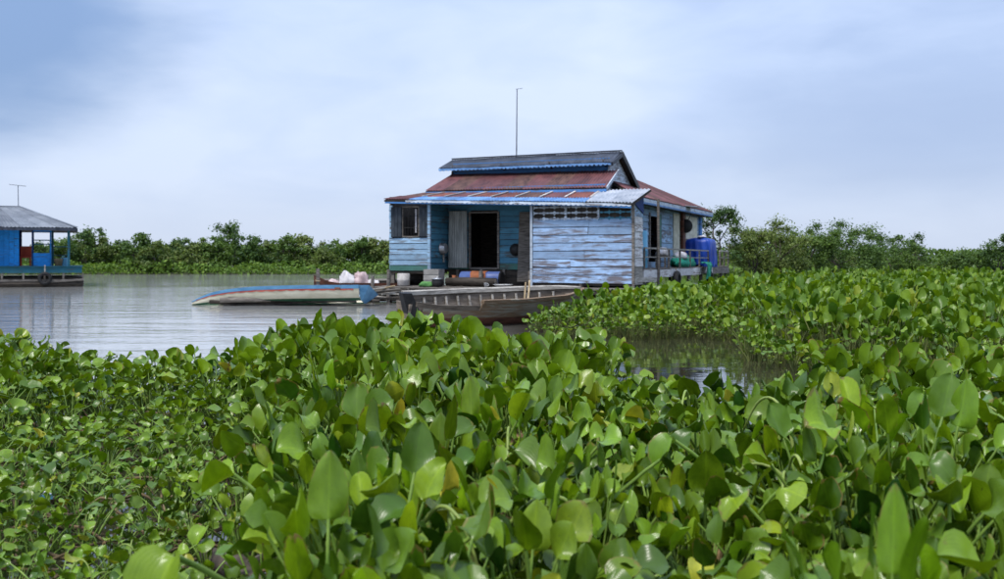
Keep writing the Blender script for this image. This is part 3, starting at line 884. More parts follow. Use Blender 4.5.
    part(MB().quad_pts([(-7.8, 13.3, 3.08), (-0.12, 13.3, 3.16), (-3.2, 12.1, 4.55)], [(0, 1, 2)]), "back_gable", M['roof_red'])
    part(MB().beam((-0.11, 1.15, 3.02), (-0.11, 13.36, 3.10), 0.03, 0.13), "fascia", M['trim_pale'])
    m = MB(); n = 240
    a, b2 = Vector((-0.09, 1.2, 2.98)), Vector((-0.09, 13.3, 3.05))
    tp = [a.lerp(b2, k / n) for k in range(n + 1)]
    bt = [p - Vector((0, 0, 0.03 + 0.04 * abs(math.sin(PI * 60 * k / n)))) for k, p in enumerate(tp)]
    m.grid([bt, tp])
    part(m, "eave_trim", M['roof_blue'])
    part(MB().box(XS, -0.16, 1.3, 13.2, 2.98, 3.03), "soffit", M['wood_dark'])
    part(MB().beam((0.3, 8.3, 3.14), (-0.15, 8.3, 3.18), 0.9, 0.02), "loose_flashing", M['roof_white'])
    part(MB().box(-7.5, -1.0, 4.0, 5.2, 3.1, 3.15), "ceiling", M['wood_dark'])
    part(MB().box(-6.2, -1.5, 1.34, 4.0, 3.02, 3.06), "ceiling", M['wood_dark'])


build_house()


def blob(name, mat, loc, r, label, cat, group=None, seed=0, sub=12, lump=0.25, rotz=0.0):
    """a soft sagging heap: flattened underneath, creased on top"""
    rows = []
    for i in range(sub + 1):
        th = PI * i / sub
        row = []
        for k in range(sub * 2):
            ph = 2 * PI * k / (sub * 2)
            d = Vector((math.sin(th) * math.cos(ph), math.sin(th) * math.sin(ph), math.cos(th)))
            q = 1 + lump * mnoise.noise(d * 1.7 + Vector((seed * 3.1, 0, 0))) + lump * 0.4 * mnoise.noise(d * 4.5 + Vector((0, seed, 0)))
            z = d.z * r[2] * q
            if z < -r[2] * 0.55: z = -r[2] * 0.55
            row.append((d.x * r[0] * q, d.y * r[1] * q, z + r[2] * 0.55))
        rows.append(row)
    o = MB().grid(rows, closed=True).build(name, mat, smooth=True, loc=loc, rot=(0, 0, rotz))
    return tag(o, label, cat, group)


def build_house_clutter():
    R = HOUSE_ROT
    # radio mast on the roof ridge
    p = hw(-4.75, 3.4, 4.62)
    ms = thing("antenna_mast", "thin tall metal antenna mast standing on the roof ridge", "antenna", p)
    MB().tube([(0, 0, -0.2), (0.02, 0, 2.25)], [0.022, 0.014], 6).build("mast", M['antenna'], ms)
    MB().tube([(-0.02, 0, 2.24), (0.20, 0, 2.27)], 0.008, 5).build("cross_bar", M['antenna'], ms)
    # hanging pots
    pot = thing("cooking_pot", "dented aluminium pot hanging on side of window room", "pot", hw(-6.19, 0.72, 1.62), R)
    MB().lathe([(0.02, 0.18), (0.13, 0.18), (0.16, 0.15), (0.165, 0.02), (0.175, 0.005), (0.175, -0.005 + 0.01)], 18, 'x').build("bowl", M['alu'], pot, smooth=True)
    MB().lathe([(0.14, 0.004), (0.16, 0.012)], 18, 'x').build("rim", M['black'], pot)
    MB().beam((0.03, 0.1, -0.12), (0.03, 0.12, -0.42), 0.05, 0.02).build("handle", M['wood_lite'], pot)
    wk = thing("wok", "round black wok hanging on teal porch wall", "wok", hw(-3.95, 1.25, 1.58), R)
    MB().lathe([(0.02, -0.11), (0.09, -0.10), (0.15, -0.06), (0.19, 0.0), (0.195, 0.008)], 20, 'y').build("bowl", M['black'], wk, smooth=True)
    MB().tube([(0.16, -0.0, 0.06), (0.23, -0.02, 0.09), (0.24, -0.02, 0.0), (0.17, 0, -0.05)], 0.012, 5).build("handle", M['black'], wk)
    pn = thing("frying_pan", "black pan hanging from post on the side gallery", "pan", hw(-0.35, 9.1, 2.5), R)
    MB().lathe([(0.02, -0.06), (0.2, -0.06), (0.25, 0.0), (0.26, 0.0)], 18, 'y').build("dish", M['black'], pn, smooth=True)
    MB().beam((0.1, -0.02, 0.2), (0.22, -0.02, 0.48), 0.04, 0.02).build("handle", M['black'], pn)
    # porch platform clutter (stands at z 0.49)
    z = 0.495
    bx = thing("crate", "grey wooden box standing below the hanging pot", "box", hw(-6.0, -0.15, z), R)
    MB().box(-0.24, 0.24, -0.2, 0.2, 0, 0.5).build("body", M['concrete'], bx)
    for k in range(3):
        MB().box(-0.25, 0.25, -0.225, -0.202, 0.02 + k * 0.165, 0.165 + k * 0.165).build("board", M['concrete'], bx)
    lg = thing("log", "dark thick log lying on the porch below the doorway", "log", hw(-4.75, -0.15, z + 0.13), R)
    MB().tube([(-0.85, 0, 0), (-0.3, 0.02, 0.01), (0.3, 0, 0.0), (0.75, -0.02, 0)], [0.12, 0.13, 0.13, 0.12], 10).build("trunk", M['wood_dark'], lg, smooth=True)
    MB().tube([(0.751, -0.02, 0), (0.76, -0.02, 0)], [0.10, 0.10], 10).build("cut_face", M['wood_grey'], lg)
    dr = thing("blue_drum", "blue plastic drum lying on its side on the porch", "drum", hw(-4.65, 0.32, z + 0.22), R)
    MB().lathe([(0.19, -0.68), (0.215, -0.66), (0.215, -0.25), (0.225, -0.22), (0.215, -0.19), (0.215, 0.2), (0.225, 0.23), (0.215, 0.26), (0.215, 0.60), (0.2, 0.62)], 20, 'x').build("body", M['drum_blue'], dr, smooth=True)
    MB().lathe([(0.22, 0.60), (0.225, 0.63), (0.19, 0.66), (0.02, 0.66)], 20, 'x').build("lid", M['black'], dr)
    oc = []
    for i in range(9):
        t = i / 8
        row = []
        for k in range(13):
            a = math.radians(-20 + 175 * k / 12)
            rr = 0.232 + 0.012 * mnoise.noise(Vector((t * 4, a * 2, 1)))
            row.append((-0.28 + 0.5 * t + 0.02 * math.sin(a * 5), -rr * math.cos(a), rr * math.sin(a)))
        oc.append(row)
    tag(MB().grid(oc).build("cloth", M['orange_cloth'], smooth=True, loc=hw(-4.68, 0.32, z + 0.22), rot=(0, 0, R)), "rust orange cloth draped over the blue drum", "cloth")
    bp = thing("black_pot", "small soot-black cooking pot standing left of the log", "pot", hw(-5.62, -0.72, z), R)
    MB().lathe([(0.13, 0), (0.17, 0.05), (0.17, 0.16), (0.15, 0.2), (0.18, 0.215), (0.17, 0.2)], 16).build("bowl", M['black'], bp, smooth=True)
    MB().lathe([(0.165, 0.216), (0.1, 0.25), (0.02, 0.265), (0.02, 0.29)], 16).build("lid", M['alu'], bp, smooth=True)
    ws = thing("wash_basin", "shallow white enamel basin on the porch right of the log", "basin", hw(-3.55, -0.75, z), R)
    MB().lathe([(0.14, 0.0), (0.2, 0.03), (0.27, 0.08), (0.29, 0.085), (0.265, 0.075), (0.19, 0.035), (0.02, 0.03)], 20).build("bowl", M['white'], ws, smooth=True)
    cp = thing("cup", "small white cup standing in front of the log", "cup", hw(-4.1, -0.7, z), R)
    MB().lathe([(0.04, 0), (0.055, 0.12), (0.06, 0.125), (0.05, 0.12), (0.035, 0.015)], 12).build("body", M['white'], cp, smooth=True)
    MB().tube([(0.05, 0, 0.03), (0.09, 0, 0.05), (0.085, 0, 0.09), (0.055, 0, 0.1)], 0.008, 5).build("handle", M['white'], cp)
    blob("cloth_heap", M['green_cloth'], hw(-5.95, -0.72, z), (0.27, 0.16, 0.10), "crumpled green cloth heap in front of the grey box", "cloth", seed=3, rotz=R)
    jg = thing("jug", "small reddish clay jug beside the grey box", "jug", hw(-5.45, 0.05, z), R)
    MB().lathe([(0.07, 0), (0.12, 0.08), (0.11, 0.2), (0.05, 0.27), (0.06, 0.32)], 14).build("body", M['orange_cloth'], jg, smooth=True)
    MB().tube([(0.055, 0, 0.29), (0.12, 0, 0.27), (0.11, 0, 0.18)], 0.012, 5).build("handle", M['orange_cloth'], jg)
    # below the window room
    wd = thing("white_drum", "white plastic drum stored under the window room", "drum", hw(-6.98, -0.25, z), R)
    MB().lathe([(0.17, 0), (0.19, 0.02), (0.19, 0.15), (0.2, 0.17), (0.19, 0.19), (0.19, 0.36), (0.16, 0.38)], 18).build("body", M['batten'], wd, smooth=True)
    MB().lathe([(0.17, 0.381), (0.17, 0.40), (0.05, 0.405)], 18).build("lid", M['black'], wd)
    # gallery clutter (deck z 1.02)
    zd = 1.03
    dl = thing("water_pipe_drum", "tall light blue plastic cylinder leaning on gallery wall", "drum", hw(-0.30, 2.25, zd), R)
    MB().lathe([(0.17, 0), (0.185, 0.02), (0.185, 0.5), (0.195, 0.52), (0.185, 0.54), (0.185, 1.08), (0.16, 1.12)], 18).build("body", M['drum_light'], dl, smooth=True)
    MB().lathe([(0.15, 1.121), (0.15, 1.15), (0.03, 1.16)], 18).build("cap", M['drum_blue'], dl)
    st = thing("stool", "low wooden stool on the gallery beside white sacks", "stool", hw(-0.12, 4.3, zd), R)
    MB().box(-0.18, 0.18, -0.3, 0.3, 0.34, 0.38).build("seat", M['wood_grey'], st)
    for sx in (-1, 1):
        for sy in (-1, 1):
            MB().box(sx * 0.14 - 0.025, sx * 0.14 + 0.025, sy * 0.25 - 0.025, sy * 0.25 + 0.025, 0, 0.34).build("leg", M['wood_grey'], st)
    blob("white_sack", M['sack'], hw(-0.12, 4.3, zd + 0.385), (0.2, 0.32, 0.17), "white sack lying on the low gallery stool", "sack", seed=5, rotz=R)
    blob("white_sack", M['sack'], hw(0.02, 6.4, zd + 0.27), (0.2, 0.5, 0.17), "white bundle on top of the green nets on gallery", "sack", seed=8, rotz=R)
    blob("fishing_net", M['net'], hw(0.0, 6.9, zd), (0.26, 1.6, 0.26), "long heap of green fishing net on the gallery", "net", seed=11, sub=18, rotz=R)
    nh = []
    for i in range(13):
        t = i / 12
        row = []
        for k in range(11):
            u = k / 10
            row.append((0.36 + 0.22 * min(1, t * 3) + 0.05 * math.sin(u * 9 + t * 2), 8.1 + u * (1.3 - 0.5 * t), zd + 0.14 - 0.75 * max(0, t - 0.25) + 0.03 * math.sin(u * 14)))
        nh.append(row)
    tag(MB().grid(nh).build("hanging_net", M['net'], smooth=True, loc=(3.6, 27.0, 0), rot=(0, 0, R)), "turquoise net hanging over the gallery edge beside the blue tarp", "net")
    # blue tarp draped over a stack
    tp = thing("tarp_stack", "square stack of goods under a bright blue tarp on gallery", "tarp", hw(-0.02, 10.3, zd), R)
    MB().box(-0.38, 0.34, -0.42, 0.75, 0.0, 0.98).build("crate", M['wood_dark'], tp)
    rows = []
    per = [(-0.47, -0.52), (-0.2, -0.55), (0.1, -0.53), (0.42, -0.5), (0.46, -0.1), (0.44, 0.4), (0.42, 0.84), (0.0, 0.88), (-0.45, 0.85), (-0.47, 0.3)]
    PP = []
    for i in range(len(per)):
        a, b2 = per[i], per[(i + 1) % len(per)]
        for k in range(5):
            PP.append((a[0] + (b2[0] - a[0]) * k / 5, a[1] + (b2[1] - a[1]) * k / 5))
    for j, (zz, sc) in enumerate(((0.02, 1.07), (0.3, 1.05), (0.6, 1.01), (0.88, 0.97), (1.0, 0.90), (1.03, 0.6), (1.06, 0.2), (1.06, 0.01))):
        rows.append([(x * sc * (1 + (0.03 + 0.10 * max(0, 1 - zz)) * math.sin(i * 1.9 + zz * 2)), y * sc * (1 + (0.03 + 0.10 * max(0, 1 - zz)) * math.cos(i * 1.55 + zz * 3)), zz + (0.06 * math.sin(i * 0.9) if j == 0 else 0.02 * math.sin(i * 0.7 + j))) for i, (x, y) in enumerate(PP)])
    MB().grid(rows, closed=True).build("tarpaulin", M['tarp'], tp, smooth=True)
    blob("white_sack", M['sack'], hw(0.05, 10.2, zd + 1.07), (0.16, 0.3, 0.05), "flat white bag lying on top of the blue tarp", "sack", seed=14, rotz=R)
    # tyres hung under the gallery
    for k, (yy, zc) in enumerate(((4.6, 0.62), (9.3, 0.58))):
        ty = thing("tyre", ["black tyre under the gallery below the green net", "black tyre hung under the gallery near the blue tarp"][k], "tyre", hw(0.02 + 0.52 * (yy - 1.1) / 12.2 + 0.12, yy, zc), R, "tyres hung along the gallery")
        m = MB(); rings = []
        for i in range(20):
            a = 2 * PI * i / 20
            c = Vector((0, math.cos(a), math.sin(a)))
            rings.append([c * (0.23 + 0.085 * math.cos(q)) + Vector((0.085 * math.sin(q), 0, 0)) for q in [2 * PI * j / 8 for j in range(8)]])
        rings.append(rings[0])
        m.grid(rings, closed=True).build("tread", M['rubber'], ty, smooth=True)
        MB().tube([(0, 0, 0.25), (-0.06, 0, 0.42)], 0.015, 5).build("rope", M['bamboo'], ty)


build_house_clutter()


# ------------------------------------------------------------------ boats
class Hull:
    def __init__(s, L, beam, sheer, keel, pw=0.62, pz=1.7):
        s.L, s.beam, s.sheer, s.keel, s.pw, s.pz = L, beam, sheer, keel, pw, pz

    def P(s, u, t, off=0.0):
        b = np.interp(u, *s.beam); zs = np.interp(u, *s.sheer); zk = np.interp(u, *s.keel)
        a = abs(t)
        y = math.copysign(max(0.0, b + off) * a ** s.pw, t) if a > 0 else 0.0
        z = zk - off + (zs - zk + off) * a ** s.pz
        return Vector((u * s.L, y, z))

    def band(s, u0, u1, t0, t1, off=0.0, n=26, k=4, thick=0.025, t0f=None):
        rows, rin = [], []
        for i in range(n + 1):
            u = u0 + (u1 - u0) * i / n
            ta = t0f(u) if t0f else t0
            rows.append([s.P(u, ta + (t1 - ta) * j / k, off) for j in range(k + 1)])
            rin.append([s.P(u, ta + (t1 - ta) * j / k, off - thick) for j in range(k + 1)])
        m = MB()
        m.grid(rows); m.grid([r[::-1] for r in rin])
        m.grid([[a[-1], b[-1]] for a, b in zip(rows, rin)])
        m.grid([[b[0], a[0]] for a, b in zip(rows, rin)])
        m.grid([[a, b] for a, b in zip(rin[0], rows[0])]); m.grid([[a, b] for a, b in zip(rows[-1], rin[-1])])
        return m


def wooden_boat():
    a = Vector((pxat(402, 18.1), 18.1, 0)); b = Vector((pxat(578, 21.3), 21.3, 0))
    d = b - a; L = d.length
    h = Hull(L, ([0, .1, .3, .5, .8, .93, 1], [.22, .40, .56, .60, .50, .28, .06]),
             ([0, .1, .3, .55, .8, 1], [.64, .60, .58, .58, .61, .68]), ([0, .12, .5, .85, 1], [-.02, -.12, -.14, -.08, .30]))
    o = thing("wooden_boat", "old open wooden rowing boat with grey flaking sides moored before the house", "boat", (a.x, a.y, 0.0), math.atan2(d.y, d.x))
    o.rotation_euler[0] = math.radians(9)
    ts = [0.0, 0.30, 0.52, 0.68, 0.84, 1.0]
    for sgn in (-1, 1):
        for i in range(len(ts) - 1):
            mat = M['hull_brown'] if i < 3 else M['hull_grey']
            u0 = 0.0 if i < 3 else (0.05 if i == 3 else 0.30 if sgn < 0 else 0.02)
            h.band(u0, 1.0, sgn * (ts[i] + 0.004), sgn * ts[i + 1], 0.004 * i).build("strake", mat if sgn < 0 else M['hull_inner'], o, smooth=False)
        if sgn < 0:
            h.band(0.02, 0.295, -(ts[4] + .004), -0.93, 0.012).build("strake", M['hull_inner'], o)
    for sgn in (-1, 1):
        h.band(0.30 if sgn < 0 else 0.03, 1.0, sgn * 0.965, sgn * 1.03, 0.045, k=1, thick=0.09).build("gunwale", M['hull_grey'] if sgn < 0 else M['wood_lite'], o)
        for i in range(13):
            u = 0.09 + 0.066 * i
            m = MB(); pts = [h.P(u, sgn * (0.12 + 0.8 * j / 6), -0.045) for j in range(7)]
            m.tube(pts, 0.024, 4).build("rib", M['wood_lite'] if sgn > 0 else M['hull_inner'], o)
    # inner floor boards and thwarts
    for k in range(4):
        y = -0.26 + k * 0.135
        MB().box(0.5, L - 0.7, y, y + 0.12, 0.02, 0.05).build("floor_board", M['hull_inner'], o)
    for u in (0.86, 0.955):
        bw = float(np.interp(u, *h.beam)) - 0.03
        MB().box(u * L - 0.12, u * L + 0.12, -bw, bw, 0.40 + .1 * (u > .9), 0.44 + .1 * (u > .9)).build("thwart", M['hull_inner'], o)
    # transom and the black raked stern post
    bt = 0.22
    MB().hexa([(-0.02, -0.1, -0.05), (0.03, -0.1, -0.05), (0.03, 0.1, -0.05), (-0.02, 0.1, -0.05),
               (-0.03, -bt, 0.5), (0.02, -bt, 0.5), (0.02, bt, 0.5), (-0.03, bt, 0.5)]).build("transom", M['hull_inner'], o)
    MB().hexa([(0.02, -0.20, 0.18), (0.26, -0.32, 0.18), (0.26, -0.08, 0.18), (0.02, -0.02, 0.18),
               (-0.16, -0.12, 0.70), (0.03, -0.16, 0.70), (0.03, 0.0, 0.70), (-0.16, 0.0, 0.70)]).build("stern_post", M['black'], o)
    MB().hexa([(-0.06, -0.08, -0.15), (0.04, -0.12, -0.15), (0.04, 0.05, -0.15), (-0.06, 0.05, -0.15),
               (-0.0, -0.16, 0.20), (0.10, -0.22, 0.20), (0.10, 0.05, 0.20), (-0.0, 0.05, 0.20)]).build("skeg", M['hull_brown'], o)
    # oars resting inside
    mw = Matrix.Translation(o.location) @ o.rotation_euler.to_matrix().to_4x4()
    for k in range(2):
        g = thing("oar", ["pale wooden oar leaning out of the boat, upper of the pair", "pale wooden oar leaning out of the boat, lower of the pair"][k], "oar", (0, 0, 0), 0, "oars in the boat")
        A_ = mw @ Vector((0.62 * L, -0.25 + .1 * k, 0.10)); B_ = mw @ Vector((0.755 * L - 0.06 * k, 0.44 + 0.05 * k, 0.78 - .05 * k))
        g.location = A_
        dd = B_ - A_
        MB().tube([(0, 0, 0), tuple(dd)], [0.02, 0.022], 6).build("shaft", M['bamboo'], g)
        MB().beam(tuple(-dd.normalized() * 0.0), tuple(dd.normalized() * 0.28), 0.11, 0.015).build("blade", M['bamboo'], g)


wooden_boat()


def painted_boat():
    a = Vector((pxat(192, 27.6), 27.6, 0)); b = Vector((pxat(362, 27.0), 27.0, 0))
    d = b - a; L = d.length
    h = Hull(L, ([0, .06, .15, .3, .6, 1], [.03, .16, .32, .46, .55, .52]),
             ([0, .05, .12, .22, .4, .7, 1], [.13, .22, .31, .385, .45, .48, .50]),
             ([0, .1, .3, .7, 1], [.05, .065, .09, .13, .16]), 0.26, 1.15)
    o = thing("painted_boat", "cream boat with blue rim and red scalloped stripe beached on a raft", "boat", (a.x, a.y, -0.04), math.atan2(d.y, d.x))
    o.rotation_euler[0] = math.radians(-17)
    wave = lambda u: 0.70 - 0.05 * abs(math.sin(u * PI * 17))
    for sgn in (-1, 1):
        h.band(0.0, 1, sgn * 0.01, sgn * 0.13, 0.006, n=40).build("keel_band", M['hull_green'], o, smooth=True)
        h.band(0.0, 1, sgn * 0.132, sgn * 0.80, 0.0, n=40).build("hull_side", M['cream'], o, smooth=True)
        h.band(0.03, 0.97, sgn * .7, sgn * 0.80, 0.012, n=150, k=1, t0f=lambda u: sgn * wave(u), thick=0.01).build("scalloped_stripe", M['hull_red'], o)
        h.band(0.0, 1, sgn * 0.77, sgn * 1.0, 0.018, n=40, thick=0.035).build("blue_band", M['hull_blue'], o, smooth=True)
    # blue transom at the wide end, red cleat, thwarts
    z1 = .50; b1 = .52
    MB().hexa([(L, -0.20, 0.16), (L + 0.05, -0.20, 0.16), (L + 0.05, 0.20, 0.16), (L, 0.20, 0.16),
               (L, -b1, z1), (L + 0.30, -b1, z1), (L + 0.30, b1, z1), (L, b1, z1)]).build("transom", M['hull_blue'], o)
    MB().box(L * 0.87, L * 0.90, -0.60, -0.54, 0.36, 0.41).build("cleat", M['hull_brown'], o)
    for u in (.35, .55, .75):
        bw = float(np.interp(u, *h.beam)) - 0.05
        MB().box(u * L - 0.1, u * L + 0.1, -bw, bw, 0.36, 0.39).build("thwart", M['hull_blue'], o)


painted_boat()


def small_back_boat():
    a = Vector((pxat(712, 30.5), 30.5, 0)); b = Vector((pxat(770, 31.5), 31.5, 0))
    d = b - a; L = d.length + 0.6
    h = Hull(L, ([0, .2, .5, .8, 1], [.12, .36, .42, .34, .05]), ([0, .2, .6, 1], [.50, .42, .40, .52]), ([0, .2, .8, 1], [.0, -.06, -.06, .2]))
    o = thing("moored_boat", "small dark boat moored behind the house among the plants", "boat", (a.x, a.y, 0), math.atan2(d.y, d.x))
    ts = [0.0, .4, .7, 1.0]
    for sgn in (-1, 1):
        for i in range(3):
            h.band(0, 1, sgn * (ts[i] + .004), sgn * ts[i + 1], 0.004 * i).build("strake", M['wood_dark'] if i < 2 else M['hull_brown'], o)
        h.band(0, 1, sgn * .96, sgn * 1.03, 0.03, k=1, thick=.06).build("gunwale", M['wood_lite'], o)
    MB().box(-0.03, 0.0, -0.12, 0.12, 0.0, 0.5).build("transom", M['wood_dark'], o)
    blob("net_heap", M['net'], (a.x + 0.95, a.y + 0.1, 0.10), (0.55, 0.26, 0.36), "pile of turquoise net heaped inside the small dark boat", "net", seed=21, rotz=0.2)
    g = thing("mooring_stake", "thin bamboo stake standing beside the small dark boat", "stake", (a.x + 0.7, a.y + 0.6, -0.4))
    MB().tube([(0, 0, 0), (0.01, 0, 1.25)], [.025, .018], 6).build("pole", M['bamboo'], g)
    MB().tube([(-0.02, 0, 0.8), (0.03, 0.01, 0.83)], 0.03, 6).build("rope_knot", M['wood_lite'], g)


small_back_boat()


def raft_and_junk():
    # log raft between painted boat and house
    r = thing("log_raft", "tangled raft of dark logs and broken bamboo beside the house", "raft", (-4.6, 27.6, 0))
    rnd = random.Random(5)
    for i in range(16):
        x = -3.6 + rnd.uniform(0, 0.6); ln = rnd.uniform(2.5, 4.2)
        y = -0.5 + i * 0.12; z = 0.06 + rnd.uniform(0, 0.12)
        MB().tube([(x, y, z), (x + ln * .5, y + rnd.uniform(-.1, .1), z + rnd.uniform(-.02, .04)), (x + ln, y + rnd.uniform(-.2, .2), z + rnd.uniform(-.03, .08))],
                  [rnd.uniform(.05, .1), .07, .05], 7).build("log", M['wood_dark'] if i % 3 else M['wood_grey'], r, smooth=True)
    for i in range(16):
        x = rnd.uniform(-0.3, 1.2); y = rnd.uniform(-0.7, 1.5)
        z = rnd.uniform(0.12, 0.42); ln = rnd.uniform(0.8, 1.8); a = rnd.uniform(-0.5, 0.6)
        MB().tube([(x, y, z), (x + ln * math.cos(a), y + ln * math.sin(a), z + rnd.uniform(-.18, .2))], [.035, .022], 6).build("broken_pole", rnd.choice([M['wood_grey'], M['bamboo'], M['wood_dark'], M['wood_lite']]), r)
    for k, (px, y0) in enumerate(((388, 0.5), (372, 1.2))):
        x = pxat(px, 27.6 + y0) + 4.6
        MB().tube([(x, y0, -0.35), (x + 0.02, y0, 1.0 - .2 * k)], [.06, .05], 7).build("upright_post", M['wood_grey'], r)
    # plank landing behind
    ld = thing("plank_landing", "bleached plank landing running left from the window room", "landing", (-4.6, 30.4, 0))
    MB().box(-0.8, 1.6, -0.4, 0.5, 0.55, 0.63).build("joist_frame", M['wood_dark'], ld)
    for k in range(5):
        MB().box(-1.0 + rnd.uniform(-.3, .1), 1.65, -0.42 + k * 0.19, -0.42 + k * 0.19 + 0.17, 0.635, 0.675).build("plank", M['wood_lite'] if k < 2 else M['hull_inner'], ld)
    for x in (-0.7, 0.4, 1.5):
        MB().tube([(x, 0.0, -0.3), (x, 0, 0.56)], .05, 6).build("stilt", M['wood_grey'], ld)
    # brown boat prow with sacks
    bb_ = Vector((pxat(314, 29.6), 29.6, 0))
    h = Hull(2.6, ([0, .15, .5, 1], [.06, .30, .42, .40]), ([0, .12, .3, 1], [.82, .66, .58, .58]), ([0, .2, 1], [.35, .05, .0]))
    bo = thing("brown_canoe", "rusty brown canoe prow rising behind the painted boat, loaded with sacks", "boat", bb_, 0.05)
    for sgn in (-1, 1):
        for i, (t0, t1) in enumerate(((0, .5), (.505, 1.0))):
            h.band(0, 1, sgn * (t0 + .004), sgn * t1, .004 * i).build("strake", M['hull_brown'], bo)
    MB().box(2.58, 2.61, -0.38, 0.38, 0.05, 0.57).build("transom", M['hull_brown'], bo)
    MB().box(0.6, 2.5, -0.30, 0.30, 0.18, 0.22).build("floor_board", M['hull_inner'], bo)
    lab = ["pinkish plastic sack at the left end of the canoe load", "bulging white plastic sack in the middle of the canoe load", "rounded pale pink sack right of the white one", "small white bag at the right end of the canoe load"]
    for k, (dx, rr, mt) in enumerate(((0.62, (.24, .2, .24), 'sack_pink'), (1.0, (.28, .22, .36), 'sack'), (1.42, (.26, .22, .36), 'sack_pink'), (1.80, (.24, .2, .22), 'sack'))):
        blob("plastic_sack", M[mt], bb_ + Vector((dx, 0.05, 0.225 + (0.10 if k in (1, 2) else 0.08))), rr, lab[k], "sack", "sacks in the canoe", seed=30 + k, lump=0.45, sub=14)
    ps = thing("mooring_post", "grey square mooring post beside the canoe prow", "post", (pxat(318, 28.9), 28.9, -0.4))
    MB().box(-.045, .045, -.045, .045, 0, 1.42).build("post", M['wood_grey'], ps)
    MB().tube([(-.06, -.06, 1.05), (.06, -.06, 1.05), (.06, .06, 1.06), (-.06, .06, 1.07), (-.06, -.06, 1.08)], .015, 5).build("rope", M['bamboo'], ps)


raft_and_junk()


